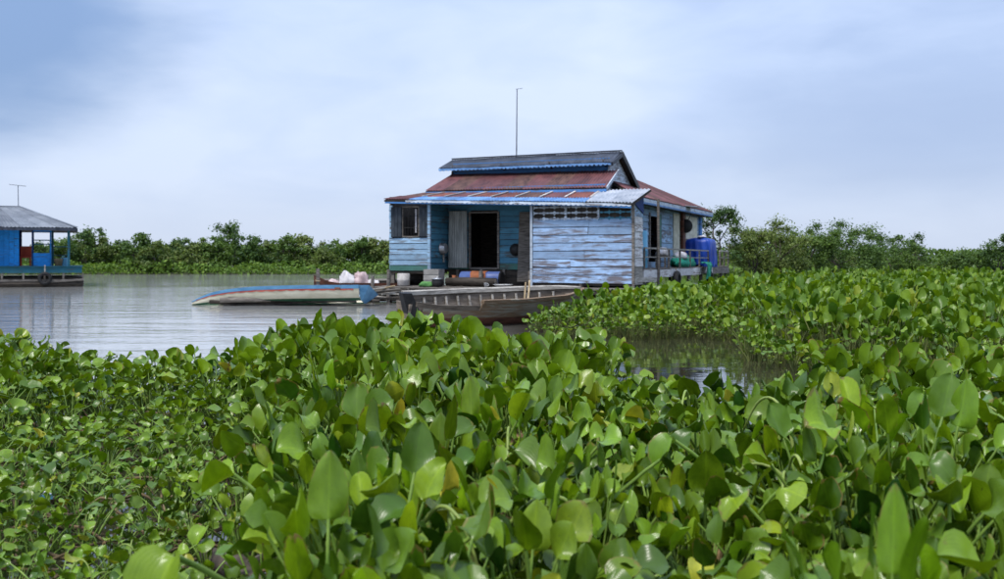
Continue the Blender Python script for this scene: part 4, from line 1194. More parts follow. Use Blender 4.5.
# ------------------------------------------------------------------ the blue house at the left
def blue_house():
    Y = 46.0
    ROT = math.radians(23.5)
    org = Vector((pxat(84, Y), Y, 0))
    o = thing("blue_floating_house", "bright blue floating house with grey hipped roof at the left edge", "house", org, ROT)
    HB = Matrix.Translation(org) @ Matrix.Rotation(ROT, 4, 'Z')
    s = Y / F
    X = lambda px: (px - 84) / 22.6
    Z = lambda py: CAM_H - (py - HY) * s
    pt = lambda mb, n, m, par=o, **k: mb.build(n, m, par, **k)
    x0 = -9.0
    D = 6.0
    deckz = Z(266)
    # floats and underside
    for k in range(4):
        y = 0.1 + k * 1.7
        pt(MB().tube([(x0, y, 0.14), (X(83), y, 0.14)], 0.2, 8), "float_log", M['wood_dark'])
    pt(MB().box(x0, X(83), 0.3, D, 0.3, 0.45), "float_frame", M['wood_dark'])
    pt(MB().beam((x0, -0.05, 0.34), (X(83), -0.05, 0.30), 0.06, 0.10), "beam", M['wood_grey'])
    pt(MB().beam((X(50), -0.10, 0.25), (X(84), -0.10, 0.34), 0.08, 0.10), "beam", M['wood_grey'])
    dk = pt(MB().box(x0, X(82), 0.0, D, deckz - 0.32, deckz - 0.04), "deck", M['teal_edge'])
    for k in range(6):
        pt(MB().box(x0, X(83), -0.06 + k * 1.0, 0.93 + k * 1.0, deckz - 0.035, deckz), "deck_plank", M['teal_edge'], dk)
    for px in (-40, -12, 6, 26, 46, 64, 83):
        pt(MB().box(X(px) - 0.04, X(px) + 0.04, -0.03, 0.05, 0.05, deckz - 0.33), "stilt", M['wood_grey'])
    # walls
    zt = Z(229)
    w1 = pt(MB().box(X(2), X(21), 0.9, 0.96, deckz, zt), "front_wall", M['blue_house'])
    for k in range(4):
        xa = X(2) + (X(21) - X(2)) * k / 4
        pt(MB().box(xa + 0.005, xa + (X(21) - X(2)) / 4 - 0.005, 0.875, 0.898, deckz + 0.01, zt - 0.01), "panel", M['blue_house'], w1)
    pt(MB().box(x0, X(2) - 0.03, 1.2, 1.26, deckz, zt), "front_wall", M['blue_dark'])
    pt(MB().box(X(2) - 0.03, X(2), 0.85, 1.3, deckz, zt), "corner_post", M['blue_dark'])
    pt(MB().box(x0, X(21), 3.4, 3.46, deckz, zt), "back_wall", M['blue_dark'])
    # half wall with window frame
    hw_ = pt(MB().box(X(33.5), X(51), 0.9, 0.96, deckz, Z(253)), "half_wall", M['blue_house'])
    for a, b2 in ((33, 34.5), (50.5, 52)):
        pt(MB().box(X(a), X(b2), 0.86, 0.98, Z(253) - 0.6 if False else deckz, zt), "window_jamb", M['blue_house'] if a > 40 else M['blue_dark'], hw_)
    pt(MB().box(X(34.5), X(50.5), 0.88, 0.97, zt - 0.12, zt), "window_head", M['blue_house'], hw_)
    for py in (240, 244):
        pt(MB().box(X(34.5), X(50.5), 0.92, 0.95, Z(py) - 0.03, Z(py) + 0.02), "window_bar", M['teal_edge'], hw_)
    # posts of the open veranda
    for px, y in ((69, 0.1), (69, 3.4), (32, 3.4), (52, 3.4)):
        pt(MB().box(X(px) - 0.05, X(px) + 0.05, y - 0.05, y + 0.05, deckz, zt), "post", M['teal_edge'])
    rl = pt(MB().beam((X(52), 3.4, Z(246)), (X(69), 3.4, Z(246)), 0.04, 0.05), "rail", M['teal_edge'])
    pt(MB().beam((X(52), 3.4, Z(255)), (X(69), 3.4, Z(255)), 0.04, 0.04), "rail", M['teal_edge'], rl)
    # hipped roof with sheets
    ez = Z(228)
    eR, eL = X(77), x0 - 0.5
    rz = Z(205)
    rA, rB = (x0 + 2.5, 3.0, rz), (X(20), 3.0, rz)
    fr, bk = -0.5, 6.5
    sheet_row(o, "roof_slope", M['wood_dark'], (eL, fr, ez), (eR, fr, ez), rA, rB, 12, M['roof_grey'], pitch=0.16)
    sheet_row(o, "roof_slope", M['wood_dark'], (eR, fr, ez), (eR, bk, ez), rB, (rB[0] + .02, rB[1] + .02, rB[2]), 7, M['roof_grey'], pitch=0.16)
    sheet_row(o, "roof_slope", M['wood_dark'], (eR, bk, ez), (eL, bk, ez), rB, rA, 10, M['roof_grey'], pitch=0.2)
    pt(MB().beam((eL, fr - 0.02, ez - 0.09), (eR, fr - 0.02, ez - 0.09), 0.04, 0.12), "fascia", M['roof_dark'])
    pt(MB().beam((eR + 0.02, fr, ez - 0.09), (eR + 0.02, bk, ez - 0.09), 0.04, 0.12), "fascia", M['roof_dark'])
    pt(MB().beam(rA, (rB[0], rB[1], rB[2] + .01), 0.16, 0.06), "ridge_cap", M['roof_grey'])
    pt(MB().beam((rB[0], rB[1], rB[2] + .01), (eR, fr, ez + .03), 0.12, 0.03), "hip_cap", M['roof_grey'])
    W = lambda x, y, z: HB @ Vector((x, y, z))
    an = thing("television_antenna", "thin television antenna on the roof of the bright blue house", "antenna", W(X(18), 3.0, rz + 0.03))
    MB().tube([(0, 0, -.05), (-.02, 0, 1.0)], .018, 5).build("mast", M['antenna'], an)
    MB().tube([(-.42, 0, 1.06), (.36, 0, 0.98)], .014, 5).build("boom", M['antenna'], an)
    for k in range(5):
        x = -.36 + k * .16
        MB().tube([(x, -.2, 1.05 - (x + .36) * .1), (x, .2, 1.05 - (x + .36) * .1)], .008, 4).build("element", M['antenna'], an)
    # things on the veranda
    ch = thing("red_chair", "red plastic chair on the veranda of the blue house", "chair", W(X(26), 2.2, deckz), ROT)
    MB().box(-.24, .24, -.24, .24, .38, .44).build("seat", M['red_plastic'], ch)
    MB().box(-.24, .24, .2, .25, .44, .95).build("backrest", M['red_plastic'], ch)
    for sx in (-1, 1):
        for sy in (-1, 1):
            MB().box(sx * .2 - .03, sx * .2 + .03, sy * .2 - .03, sy * .2 + .03, 0, .38).build("leg", M['red_plastic'], ch)
    bk_ = thing("bucket", "tan bucket beside the veranda post of the blue house", "bucket", W(X(59), 0.8, deckz))
    MB().lathe([(.15, 0), (.2, .34), (.215, .35), (.19, .34), (.14, .03)], 14).build("body", M['bamboo'], bk_, smooth=True)
    MB().tube([(-.2, 0, .34), (-.1, 0, .46), (.1, 0, .46), (.2, 0, .34)], .01, 5).build("handle", M['black'], bk_)
    tk = thing("water_can", "blue jerrycan at the corner of the blue house veranda", "jerrycan", W(X(65), 0.9, deckz))
    MB().box(-.14, .14, -.1, .1, 0, .40).build("body", M['drum_light'], tk)
    MB().lathe([(.04, .40), (.04, .46)], 8).build("cap", M['black'], tk)
    MB().tube([(-.02, 0, .40), (-.02, 0, .47), (-.12, 0, .47), (-.12, 0, .40)], .015, 5).build("handle", M['drum_light'], tk)
    ty = thing("tyre", "black fender tyre hung on the float of the blue house", "tyre", W(X(46.5), -0.22, 0.40), PI / 2 + ROT, "tyres")
    rings = []
    for i in range(18):
        a = 2 * PI * i / 18
        c = Vector((0, math.cos(a), math.sin(a)))
        rings.append([c * (.23 + .08 * math.cos(q)) + Vector((.08 * math.sin(q), 0, 0)) for q in [2 * PI * j / 8 for j in range(8)]])
    rings.append(rings[0])
    MB().grid(rings, closed=True).build("tread", M['rubber'], ty, smooth=True)
    MB().tube([(0, 0, .28), (-.05, 0, .62)], .03, 5).build("rope", M['wood_lite'], ty)


blue_house()


# ------------------------------------------------------------------ numpy mesh building for foliage
def np_mesh(name, V, quads, var=None, mats=(), midx=None, uv=None, smooth=True):
    me = bpy.data.meshes.new(name)
    nv, nf = len(V), len(quads)
    me.vertices.add(nv)
    me.vertices.foreach_set("co", np.ascontiguousarray(V, dtype=np.float32).ravel())
    me.loops.add(nf * 4)
    me.loops.foreach_set("vertex_index", np.ascontiguousarray(quads, dtype=np.int32).ravel())
    me.polygons.add(nf)
    me.polygons.foreach_set("loop_start", np.arange(0, nf * 4, 4, dtype=np.int32))
    me.polygons.foreach_set("loop_total", np.full(nf, 4, dtype=np.int32))
    for m in mats:
        me.materials.append(m)
    if midx is not None:
        me.polygons.foreach_set("material_index", np.ascontiguousarray(midx, dtype=np.int32))
    if smooth:
        me.polygons.foreach_set("use_smooth", np.ones(nf, dtype=bool))
    me.update(calc_edges=True)
    if var is not None:
        a = me.attributes.new("var", 'FLOAT', 'POINT')
        a.data.foreach_set("value", np.ascontiguousarray(var, dtype=np.float32))
    if uv is not None:
        u = me.uv_layers.new(name="UVMap")
        u.data.foreach_set("uv", np.ascontiguousarray(uv[quads.ravel()], dtype=np.float32).ravel())
    return me


# ---- trees: trunk with limbs, crown of many small leaf faces gathered in clumps
def make_tree(name, label, base, H, W, nleaf, ls, mat, group, seed, sparse=0.0, lean=0.0, pointed=0.0, low=0.12):
    rng = np.random.default_rng(seed)
    t = thing(name, label, "tree", base, 0, group)
    trunk = MB()
    tips = []
    nst = rng.integers(2, 4)
    for s in range(nst):
        a = rng.uniform(0, 2 * PI); r = rng.uniform(0.05, 0.25) * W
        top = Vector((math.cos(a) * r + lean, math.sin(a) * r, H * rng.uniform(0.6, 0.85)))
        b0 = Vector((math.cos(a) * 0.08 * s, math.sin(a) * 0.08 * s, -0.2))
        mid = b0.lerp(top, 0.5) + Vector((rng.normal() * .1 * W, rng.normal() * .1 * W, 0))
        r0 = 0.022 * H
        trunk.tube([b0, mid, top], [r0, r0 * .65, r0 * .25], 6)
        tips.append(top)
        for l in range(5):
            q = rng.uniform(0.25, 0.95)
            st = b0.lerp(mid, q * 2) if q < .5 else mid.lerp(top, q * 2 - 1)
            aa = rng.uniform(0, 2 * PI)
            le = rng.uniform(0.25, 0.5) * W
            en = st + Vector((math.cos(aa) * le, math.sin(aa) * le, rng.uniform(0.05, 0.3) * H))
            if en.z > H * 0.97: en.z = H * .97
            trunk.tube([st, st.lerp(en, .5) + Vector((0, 0, .04 * H)), en], [r0 * .4, r0 * .26, r0 * .1], 4)
            tips.append(en)
    trunk.build("trunk", M['bark'], t, smooth=True)
    # clump centres: limb tips plus an uneven shell
    C = [tuple(p) for p in tips]
    nc = int(34 if not sparse else 26)
    for i in range(nc):
        a = rng.uniform(0, 2 * PI); zz = rng.uniform(low, 1.0)
        prof = math.sin(PI * min(1, max(0, (zz - low * .5) / (1.0 - low * .5))) ** (0.8)) ** (0.6 + pointed)
        rr = W * 0.5 * prof * rng.uniform(0.35, 1.0)
        C.append((math.cos(a) * rr + lean * zz, math.sin(a) * rr, zz * H * rng.uniform(.86, 0.98)))
    C = np.array(C)
    wgt = rng.uniform(0.35, 1.0, len(C)); wgt /= wgt.sum()
    ci = rng.choice(len(C), nleaf, p=wgt)
    rad = rng.uniform(0.08, 0.17, len(C))[ci] * (W + H) * 0.5 * (1.0 if sparse else 1.05)
    d = rng.normal(size=(nleaf, 3)); d /= np.linalg.norm(d, axis=1)[:, None]
    P = C[ci] + d * (rad * np.minimum(np.abs(rng.normal(0, 0.62, nleaf)) ** 0.8, 1.15))[:, None] * np.array([1.15, 1.15, 0.8])
    P[:, 2] = np.maximum(P[:, 2], 0.05)
    me = leaf_cloud("crown", P, d, ls, rng, mat, shade=rng.uniform(0, 0.93, len(C))[ci])
    link("crown", me, t)
    return t


def leaf_cloud(name, P, d, ls, rng, mat, shade=None, upness=0.5):
    n = len(P)
    nrm = d + rng.normal(size=(n, 3)) * 0.7 + np.array([0, 0, upness]); nrm /= np.linalg.norm(nrm, axis=1)[:, None]
    tx = np.cross(nrm, rng.normal(size=(n, 3))); tx /= np.linalg.norm(tx, axis=1)[:, None]
    ty = np.cross(nrm, tx)
    s = ls * rng.uniform(0.6, 1.35, n)[:, None]
    a = tx * s; b = ty * s * 0.55
    V = np.stack([P - a, P - b * 1.0 + a * .1, P + a, P + b * 1.0 + a * .1], 1).reshape(-1, 3)
    Q = np.arange(n * 4).reshape(n, 4)
    v = shade if shade is not None else rng.uniform(0, .93, n)
    v = np.clip(v * 0.6 + rng.uniform(0, 0.36, n), 0, 0.93)
    return np_mesh(name, V, Q, np.repeat(v, 4), [mat], smooth=False)


def far_trees():
    rng = random.Random(3)
    # (pixel x, pixel y of crown top, pixel width, foliage)
    left = [(-20, 246, 40, 0), (12, 240, 36, 1), (42, 243, 36, 0), (66, 238, 34, 1), (88, 232, 30, 0), (103, 240, 32, 2), (122, 244, 30, 1), (140, 236, 28, 0), (158, 244, 32, 2),
            (176, 240, 30, 0), (196, 244, 30, 2), (214, 240, 28, 1), (234, 226, 34, 0), (254, 240, 28, 0), (272, 244, 32, 2), (288, 239, 30, 1), (304, 238, 32, 2), (322, 250, 24, 2),
            (335, 244, 30, 1), (352, 243, 28, 2), (362, 238, 16, 0), (376, 241, 30, 2), (392, 239, 30, 2), (408, 240, 32, 1)]
    shape = ["low rounded bush", "ragged bushy tree", "spreading shrub", "leafy mound-shaped tree"]
    tone = ["dark green", "mid green", "olive green"]
    ords = ["first", "second", "third", "fourth", "fifth", "sixth", "seventh", "eighth", "ninth", "tenth", "eleventh", "twelfth", "thirteenth", "fourteenth", "fifteenth", "sixteenth", "seventeenth", "eighteenth", "nineteenth", "twentieth", "twenty-first", "twenty-second", "twenty-third", "twenty-fourth"]
    seen = -1
    for i, (px, py, pw, f) in enumerate(left):
        if px < 20 or px > 400: continue      # hidden behind the two houses
        seen += 1
        Y = 85 + rng.uniform(-2, 3)
        H = (CAM_H - (py - HY) * Y / F) * 1.06
        W = pw / F * Y * 1.25
        nm = "tallest dark green tree with peaked top on the far bank" if py == 226 else "%s %s on the far bank, %s counted from the left edge" % (tone[f], shape[i % 4], ords[seen])
        make_tree("bank_tree", nm, (pxat(px, Y), Y, 0.1), H, W, 3800, 0.12, FOL[f], "trees along the far bank", 100 + i, pointed=0.5 if py < 235 else 0.0)
    # trees right of the house
    right = [(722, 206, 44, 50, 0, "open-branched tall tree right behind the house end", 1, 2300), (752, 232, 40, 52, 2, "olive shrub right of the open-branched tree", 0, 3500),
             (776, 221, 52, 54, 2, "pale olive tree with feathery top right of the house", 0, 4200), (812, 224, 50, 56, 1, "bushy mid green tree left of the broad dark crown", 0, 4200),
             (850, 223, 72, 58, 0, "broadest dark green tree crown in the right-hand thicket", 0, 6200), (893, 234, 46, 60, 1, "rounded green tree sloping down right of the broad crown", 0, 3600),
             (918, 234, 22, 62, 0, "thin bare-twigged tree at the right end of the thicket", 1, 700), (944, 258, 40, 64, 1, "low green shrub in the gap right of the thicket", 0, 2400),
             (968, 249, 40, 62, 0, "dark low bush left of the frame-edge tree", 0, 3000), (1006, 236, 34, 60, 0, "dark tree cut by the right edge of the view", 0, 3600),
             (830, 238, 60, 66, 2, "olive bush half hidden behind the thicket", 0, 2400), (790, 240, 50, 60, 1, "lower bush in front of the feathery tree", 0, 2600)]
    for i, (px, py, pw, Y, f, lab, sp, nl) in enumerate(right):
        H = (CAM_H - (py - HY) * Y / F) * 1.07
        W = pw / F * Y * 1.2
        make_tree("thicket_tree", lab, (pxat(px, Y), Y, 0.0), H, W, int(nl * 2.6), 0.065, FOL[f], "trees of the right-hand thicket", 340 + i, sparse=sp, low=0.05)
    # undergrowth and a far wood that reads as one mass
    r = np.random.default_rng(8)
    n = 26000
    X = r.uniform(-56, 62, n)
    edge = np.where(X < 9, 80.5, 80.5 - 14 * np.clip((X - 8) / 25.0, 0, 1))
    P = np.stack([X, edge + 0.4 + r.uniform(0, 5, n), np.zeros(n)], 1)
    hh = 0.8 + 0.7 * np.array([mnoise.noise(Vector((x * 0.45, y * .4, 0))) for x, y in P[:, :2]])
    P[:, 2] = r.uniform(0.02, 1, n) * np.clip(hh, .3, 2) * 1.15
    d = r.normal(size=(n, 3)); d /= np.linalg.norm(d, axis=1)[:, None]
    o = link("bank_undergrowth", leaf_cloud("bank_undergrowth", P, d, 0.15, r, FOL[3]))
    tag(o, "low bright green undergrowth along the foot of the bank", "undergrowth", kind="stuff")
    n = 34000
    X = r.uniform(-110, 130, n)
    hh = 2.9 + 1.1 * np.array([mnoise.noise(Vector((x * 0.13, 0, 5))) + .5 * mnoise.noise(Vector((x * .5, 2, 5))) for x in X])
    hh = np.where(X > 40, hh * .85, hh)
    P = np.stack([X, 128 + r.uniform(0, 8, n), r.uniform(0.1, 1, n) * hh], 1)
    d = r.normal(size=(n, 3)); d /= np.linalg.norm(d, axis=1)[:, None]
    o = link("far_wood", leaf_cloud("far_wood", P, d, 0.32, r, FOL[1]))
    tag(o, "far line of woodland closing the horizon behind the trees", "woodland", kind="stuff")


far_trees()


# ------------------------------------------------------------------ water hyacinths
def leaf_template(rng, nl, nw, ps, pn, bl=1.0, kind=0):
    """one leaf: long stalk from the origin, rounded cupped blade. Height about 1 (scaled later).
    returns blade (V, Q, uv) and stalk (V, Q)"""
    a0 = rng.uniform(0.0, 0.35); a1 = a0 + rng.uniform(0.0, 0.75)
    if kind == 1: a0, a1 = rng.uniform(.4, .8), rng.uniform(.9, 1.5)
    n = 10
    p = np.zeros((n + 1, 3)); ang = np.linspace(a0, a1, n + 1)
    for i in range(n):
        am = (ang[i] + ang[i + 1]) / 2
        p[i + 1] = p[i] + np.array([math.sin(am), 0, math.cos(am)]) / n
    sc = 1.0 / max(p[-1, 2], 0.55)
    p *= sc
    idx = np.linspace(0, n, ps + 1).round().astype(int)
    path = p[idx]
    rad = np.interp(np.linspace(0, 1, ps + 1), [0, .25, .6, 1], [.018, .024, .016, .011])
    SV, SQ = [], []
    for i in range(ps + 1):
        a = ang[idx[i]]
        T = np.array([math.sin(a), 0, math.cos(a)]); Nn = np.array([-math.cos(a), 0, math.sin(a)]); B = np.array([0, 1, 0])
        for k in range(pn):
            q = 2 * PI * k / pn
            SV.append(path[i] + rad[i] * (Nn * math.cos(q) + B * math.sin(q)))
    for i in range(ps):
        for k in range(pn):
            k2 = (k + 1) % pn
            SQ.append((i * pn + k, i * pn + k2, (i + 1) * pn + k2, (i + 1) * pn + k))
    # blade
    bL = rng.uniform(.24, .31) * bl; bW = bL * rng.uniform(.42, .63)
    ab = a1 + rng.uniform(-0.4, 1.15); bend = rng.uniform(-0.3, 1.3); cup = rng.uniform(0.10, 0.8) * (1 if rng.random() < .85 else -0.6)
    roll = rng.normal() * 0.6; wav = rng.uniform(0.02, 0.10); ph = rng.uniform(0, 6)
    tt = 0.5 - 0.5 * np.cos(PI * np.linspace(0.03, 1, nl + 1))
    tt[0] = 0.0
    w = np.clip(1 - np.abs(2 * tt ** 0.62 - 1) ** 2.2, 0, 1) ** 0.66
    w[0] = 0.12; w[-1] = 0.05
    c = p[-1].copy()
    BV, UV = [], []
    for i, t in enumerate(tt):
        a = ab + bend * t
        T = np.array([math.sin(a), 0, math.cos(a)]); Nn = np.array([-math.cos(a), 0, math.sin(a)]); B = np.array([0, 1., 0])
        if i:
            am = ab + bend * (t + tt[i - 1]) / 2
            c = c + np.array([math.sin(am), 0, math.cos(am)]) * bL * (t - tt[i - 1])
        r_ = roll * min(1, t * 2.5)
        Bw = B * math.cos(r_) + Nn * math.sin(r_); Nw = Nn * math.cos(r_) - B * math.sin(r_)
        for k in range(nw + 1):
            s = -1 + 2 * k / nw
            BV.append(c + Bw * (s * bW * w[i]) + Nw * (cup * bW * w[i] * abs(s) ** 1.4 + wav * bL * math.sin(t * 7 + s * 2.5 + ph) * abs(s)))
            UV.append((s * 0.5 + 0.5, t))
    BQ = []
    for i in range(nl):
        for k in range(nw):
            b = i * (nw + 1) + k
            BQ.append((b, b + 1, b + nw + 2, b + nw + 1))
    return np.array(BV), np.array(BQ), np.array(UV), np.array(SV), np.array(SQ)


def in_view(X, Y, Z=0.3, mx=40):
    px = CX + X / Y * F
    return -mx < px < 1004 + mx


# far edge of the near mat, and its height, both over photo x
FE = ([-120, 0, 60, 130, 200, 260, 330, 430, 520, 580, 640, 720, 770, 850, 1004, 1150],
      [10.5, 10.2, 9.6, 9.3, 9.3, 9.1, 9.0, 9.0, 9.0, 8.4, 7.0, 5.9, 6.2, 7.2, 7.4, 7.4])
HT = ([-120, 0, 60, 120, 200, 250, 310, 350, 430, 520, 600, 680, 760, 850, 1004, 1150],
      [.46, .46, .42, .34, .37, .46, .60, .63, .58, .55, .50, .44, .49, .58, .54, .54])


def near_mat():
    rng = np.random.default_rng(21)
    rr = random.Random(17)
    NT = 22
    hd = [leaf_template(rng, 8, 6, 7, 6, kind=1 if k % 9 == 8 else 0) for k in range(NT)]
    md = [leaf_template(rng, 6, 4, 4, 4, kind=1 if k % 9 == 8 else 0) for k in range(16)]
    hdm = []
    for (BV, BQ, UV, SV, SQ) in hd:
        hdm.append((np_mesh("leaf", BV, BQ, None, [M['leaf']], None, UV), np_mesh("stalk", SV, SQ, None, [M['stalk']])))
    dead = []
    for k in range(5):
        BV, BQ, UV, SV, SQ = leaf_template(rng, 8, 6, 7, 6, 0.72, kind=k % 2)
        c0 = BV.mean(0)
        BV = c0 + (BV - c0) * np.array([0.9, 0.5, 1.0]) + rng.normal(0, .012, BV.shape)
        dead.append((np_mesh("withered_leaf", BV, BQ, None, [M['dead_leaf']], None, UV), np_mesh("stalk", SV, SQ, None, [M['debris']])))
    bent = []
    for k in range(5):
        top = rng.uniform(.75, 1.0); m = MB()
        pts = [Vector((0, 0, 0)), Vector((.06, .01, top * .5)), Vector((.16, .02, top * .85)), Vector((.30, .03, top)), Vector((.45, .03, top * .93)), Vector((.56 + .1 * k / 5, .02, top * (.72 - .05 * k)))]
        fine = []
        for i in range(len(pts) - 1):
            for j in range(4):
                u = j / 4
                p0, p1, p2, p3 = pts[max(i - 1, 0)], pts[i], pts[i + 1], pts[min(i + 2, len(pts) - 1)]
                fine.append(0.5 * ((2 * p1) + (p2 - p0) * u + (2 * p0 - 5 * p1 + 4 * p2 - p3) * u * u + (3 * p1 - p0 - 3 * p2 + p3) * u ** 3))
        fine.append(pts[-1])
        m.tube(fine, list(np.linspace(.014, .008, len(fine))), 6)
        me = bpy.data.meshes.new("bent_stalk"); me.from_pydata(m.v, [], m.f); me.materials.append(M['stalk_pale'])
        me.polygons.foreach_set("use_smooth", [True] * len(me.polygons)); bent.append(me)
    plants = []
    Y = 1.35
    while Y < 11:
        st = 0.19 if Y < 4 else 0.21
        xr = 0.56 * Y + 2.2
        X = -xr
        while X < xr:
            x = X + rr.uniform(-.09, .09); y = Y + rr.uniform(-.09, .09)
            X += st
            px = CX + x / y * F
            if y > float(np.interp(px, *FE)) + 0.25 * mnoise.noise(Vector((x * 1.2, y * 1.2, 0))): continue
            h = float(np.interp(px, *HT))
            dens = 0.95
            if px < 330 and y < 7.6:
                q = min(1, (330 - px) / 110) * min(1, (7.6 - y) / 1.0)
                h *= 1 - 0.42 * q
                dens = 1 - 0.2 * q
                if mnoise.noise(Vector((x * 1.1 + 3, y * 0.9, 2))) > 0.22 and q > .3: dens *= 0.25
            if y < 3.4: h *= 0.80 + 0.20 * max(0, (y - 1.6) / 1.8)
            if y < 2.6 and px > 300: h = min(h, 0.52)
            if rr.random() > dens: continue
            h *= rr.uniform(.80, 1.16) * (1 + 0.42 * mnoise.noise(Vector((x * 1.25, y * 1.25, 7))))
            plants.append((x, y, h, px))
        Y += st * 0.93
    vis = [p for p in plants if -15 < p[3] < 1019 and HY + (CAM_H - p[2]) / p[1] * F < 585]
    vis.sort(key=lambda p: p[1])
    ind = vis[:300]
    iset = set((p[0], p[1]) for p in ind)
    rest = [p for p in plants if (p[0], p[1]) not in iset]

    def leaves_of(x, y, h, px, many=True):
        out = []
        n = rr.randint(11, 15) if many else rr.randint(9, 13)
        a0 = rr.uniform(0, 6.28)
        for k in range(n):
            s = h * (rr.uniform(.78, 1.0) if k < n * .65 else rr.uniform(.42, .8))
            out.append((a0 + k * 2.4 + rr.uniform(-.5, .5), s))
        return out

    COLS = [-99, 85, 190, 290, 385, 450, 533, 640, 730, 870]
    UNDER = ["straight below the bright blue house", "below the open water at left", "below the painted boat's bow half", "below the painted boat's stern", "below the house's window room",
             "below the doorway", "below the pale plank wall", "below the gallery and blue tarp", "below the bushy right-hand trees", "below the broad dark crown at right"]
    ROWS = [2.1, 2.5, 2.9, 3.3, 3.7, 4.1, 4.4, 4.7, 5.0, 5.2]
    DEPTH = ["on the very bottom edge", "just above the bottom edge", "in the third row up", "in the fourth row up", "in the fifth row up", "in the sixth row up", "in the seventh row up", "in the eighth row up", "in the ninth row up", "in the tenth row up", "in the eleventh row up"]
    for (x, y, h, px) in ind:
        ci = int(min(9, max(0, np.searchsorted(COLS, px) - 1)))
        ri = int(np.searchsorted(ROWS, y))
        stat = "short" if h < .36 else "knee-high" if h < .48 else "tall"
        lab = "%s water hyacinth %s, %s" % (stat, DEPTH[ri], UNDER[ci])
        grp = "foreground water hyacinths %s" % UNDER[ci]
        t = thing("water_hyacinth", lab, "plant", (x, y, 0.0), rr.uniform(0, 6.28), grp)
        tv = max(.45, 0.95 + 0.6 * mnoise.noise(Vector((x * 1.7, y * 1.7, 31))) + rr.uniform(-.15, .15))
        tone = (tv * rr.uniform(.85, 1.12), tv, tv * rr.uniform(.8, 1.3), 1)
        for (az, s) in leaves_of(x, y, h, px):
            k = rr.randrange(NT)
            o = link("leaf", hdm[k][0], t, (0.02 * math.cos(az), 0.02 * math.sin(az), -0.02), (rr.uniform(-.08, .08), rr.uniform(-.06, .12), az))
            lw = (0.46 / s) ** 0.5 * rr.uniform(.38, .92)    # short stalks keep fairly large blades
            lw *= 0.8 if y < 2.5 else 1.0
            o.scale = (s * lw, s * lw, s)
            o.color = tone
            link("stalk", hdm[k][1], o)
        if y > 2.4 and rr.random() < (0.20 if px > 300 else 0.28):      # a long stalk bent over through its neighbours
            k = rr.randrange(len(bent))
            o = link("bent_stalk", bent[k], t, (0, 0, 0.0), (0, rr.uniform(-.1, .2), rr.uniform(0, 6.28)))
            q = h * rr.uniform(.95, 1.2); o.scale = (q, q, q)
        for _ in range(rr.choice((0, 0, 0, 1, 1)) if y > 3.0 else 0):         # withered leaf
            k = rr.randrange(len(dead)); q = h * rr.uniform(.45, .95)
            o = link("withered_leaf", dead[k][0], t, (0, 0, 0), (rr.uniform(-.3, .3), rr.uniform(-.1, .4), rr.uniform(0, 6.28)))
            o.scale = (q * .6, q * .6, q * .9)
            link("stalk", dead[k][1], o)
    # everything behind as one mass
    stuff_mesh("hyacinth_mat", [(x, y, h, leaves_of(x, y, h, px, False)) for (x, y, h, px) in rest], md, rng, M['leaf'], M['stalk'],
               "dense belt of water hyacinth behind the nearest plants", 0.43)
    return rr


def stuff_mesh(name, plants, temps, rng, lm, sm, label, ref):
    VV, QQ, MI, VA, UU = [], [], [], [], []
    base = 0
    # bucket all leaves by template
    T = [[] for _ in temps]
    for (x, y, h, lv) in plants:
        for (az, s) in lv:
            T[rng.integers(len(temps))].append((x, y, az, s))
    for k, (BV, BQ, UV, SV, SQ) in enumerate(temps):
        if not T[k]: continue
        A = np.array(T[k])
        V0 = np.concatenate([BV, SV]); Q0 = np.concatenate([BQ, SQ + len(BV)])
        u0 = np.concatenate([UV, np.zeros((len(SV), 2))])
        m0 = np.concatenate([np.zeros(len(BQ)), np.ones(len(SQ))])
        n = len(A)
        c, s_ = np.cos(A[:, 2])[:, None], np.sin(A[:, 2])[:, None]
        sz = A[:, 3][:, None]; sx = sz * (ref / sz) ** 0.5 * rng.uniform(.5, 1.0, (n, 1))
        x = V0[None, :, 0] * sx; y = V0[None, :, 1] * sx; z = V0[None, :, 2] * sz
        tl = rng.uniform(-.08, .08, (n, 1))
        y = y + z * tl
        X = x * c - y * s_ + A[:, 0][:, None]; Y = x * s_ + y * c + A[:, 1][:, None]
        VV.append(np.stack([X, Y, z - 0.02], 2).reshape(-1, 3))
        nq = len(V0)
        QQ.append((Q0[None] + (np.arange(n) * nq)[:, None, None]).reshape(-1, 4) + base)
        MI.append(np.tile(m0, n)); pv = np.array([mnoise.noise(Vector((q[0] * 1.1, q[1] * .8, 9))) for q in A]) * 0.5 + 0.45
        vv = np.clip((pv - .45) * 1.1 + .45 + rng.uniform(-.35, .35, n), 0.0, 0.95)
        vv = np.where(rng.uniform(0, 1, n) < 0.03, 0.985, vv)
        VA.append(np.repeat(vv, nq)); UU.append(np.tile(u0, (n, 1)))
        base += n * nq
    me = np_mesh(name, np.concatenate(VV), np.concatenate(QQ), np.concatenate(VA), [lm, sm], np.concatenate(MI), np.concatenate(UU))
    o = link(name, me)
    tag(o, label, "water plants", kind="stuff")
    return o


near_mat()


def inside(poly, x, y):
    r = False
    j = len(poly) - 1
    for i in range(len(poly)):
        xi, yi = poly[i]; xj, yj = poly[j]
        if (yi > y) != (yj > y) and x < (xj - xi) * (y - yi) / (yj - yi) + xi:
            r = not r
        j = i
    return r


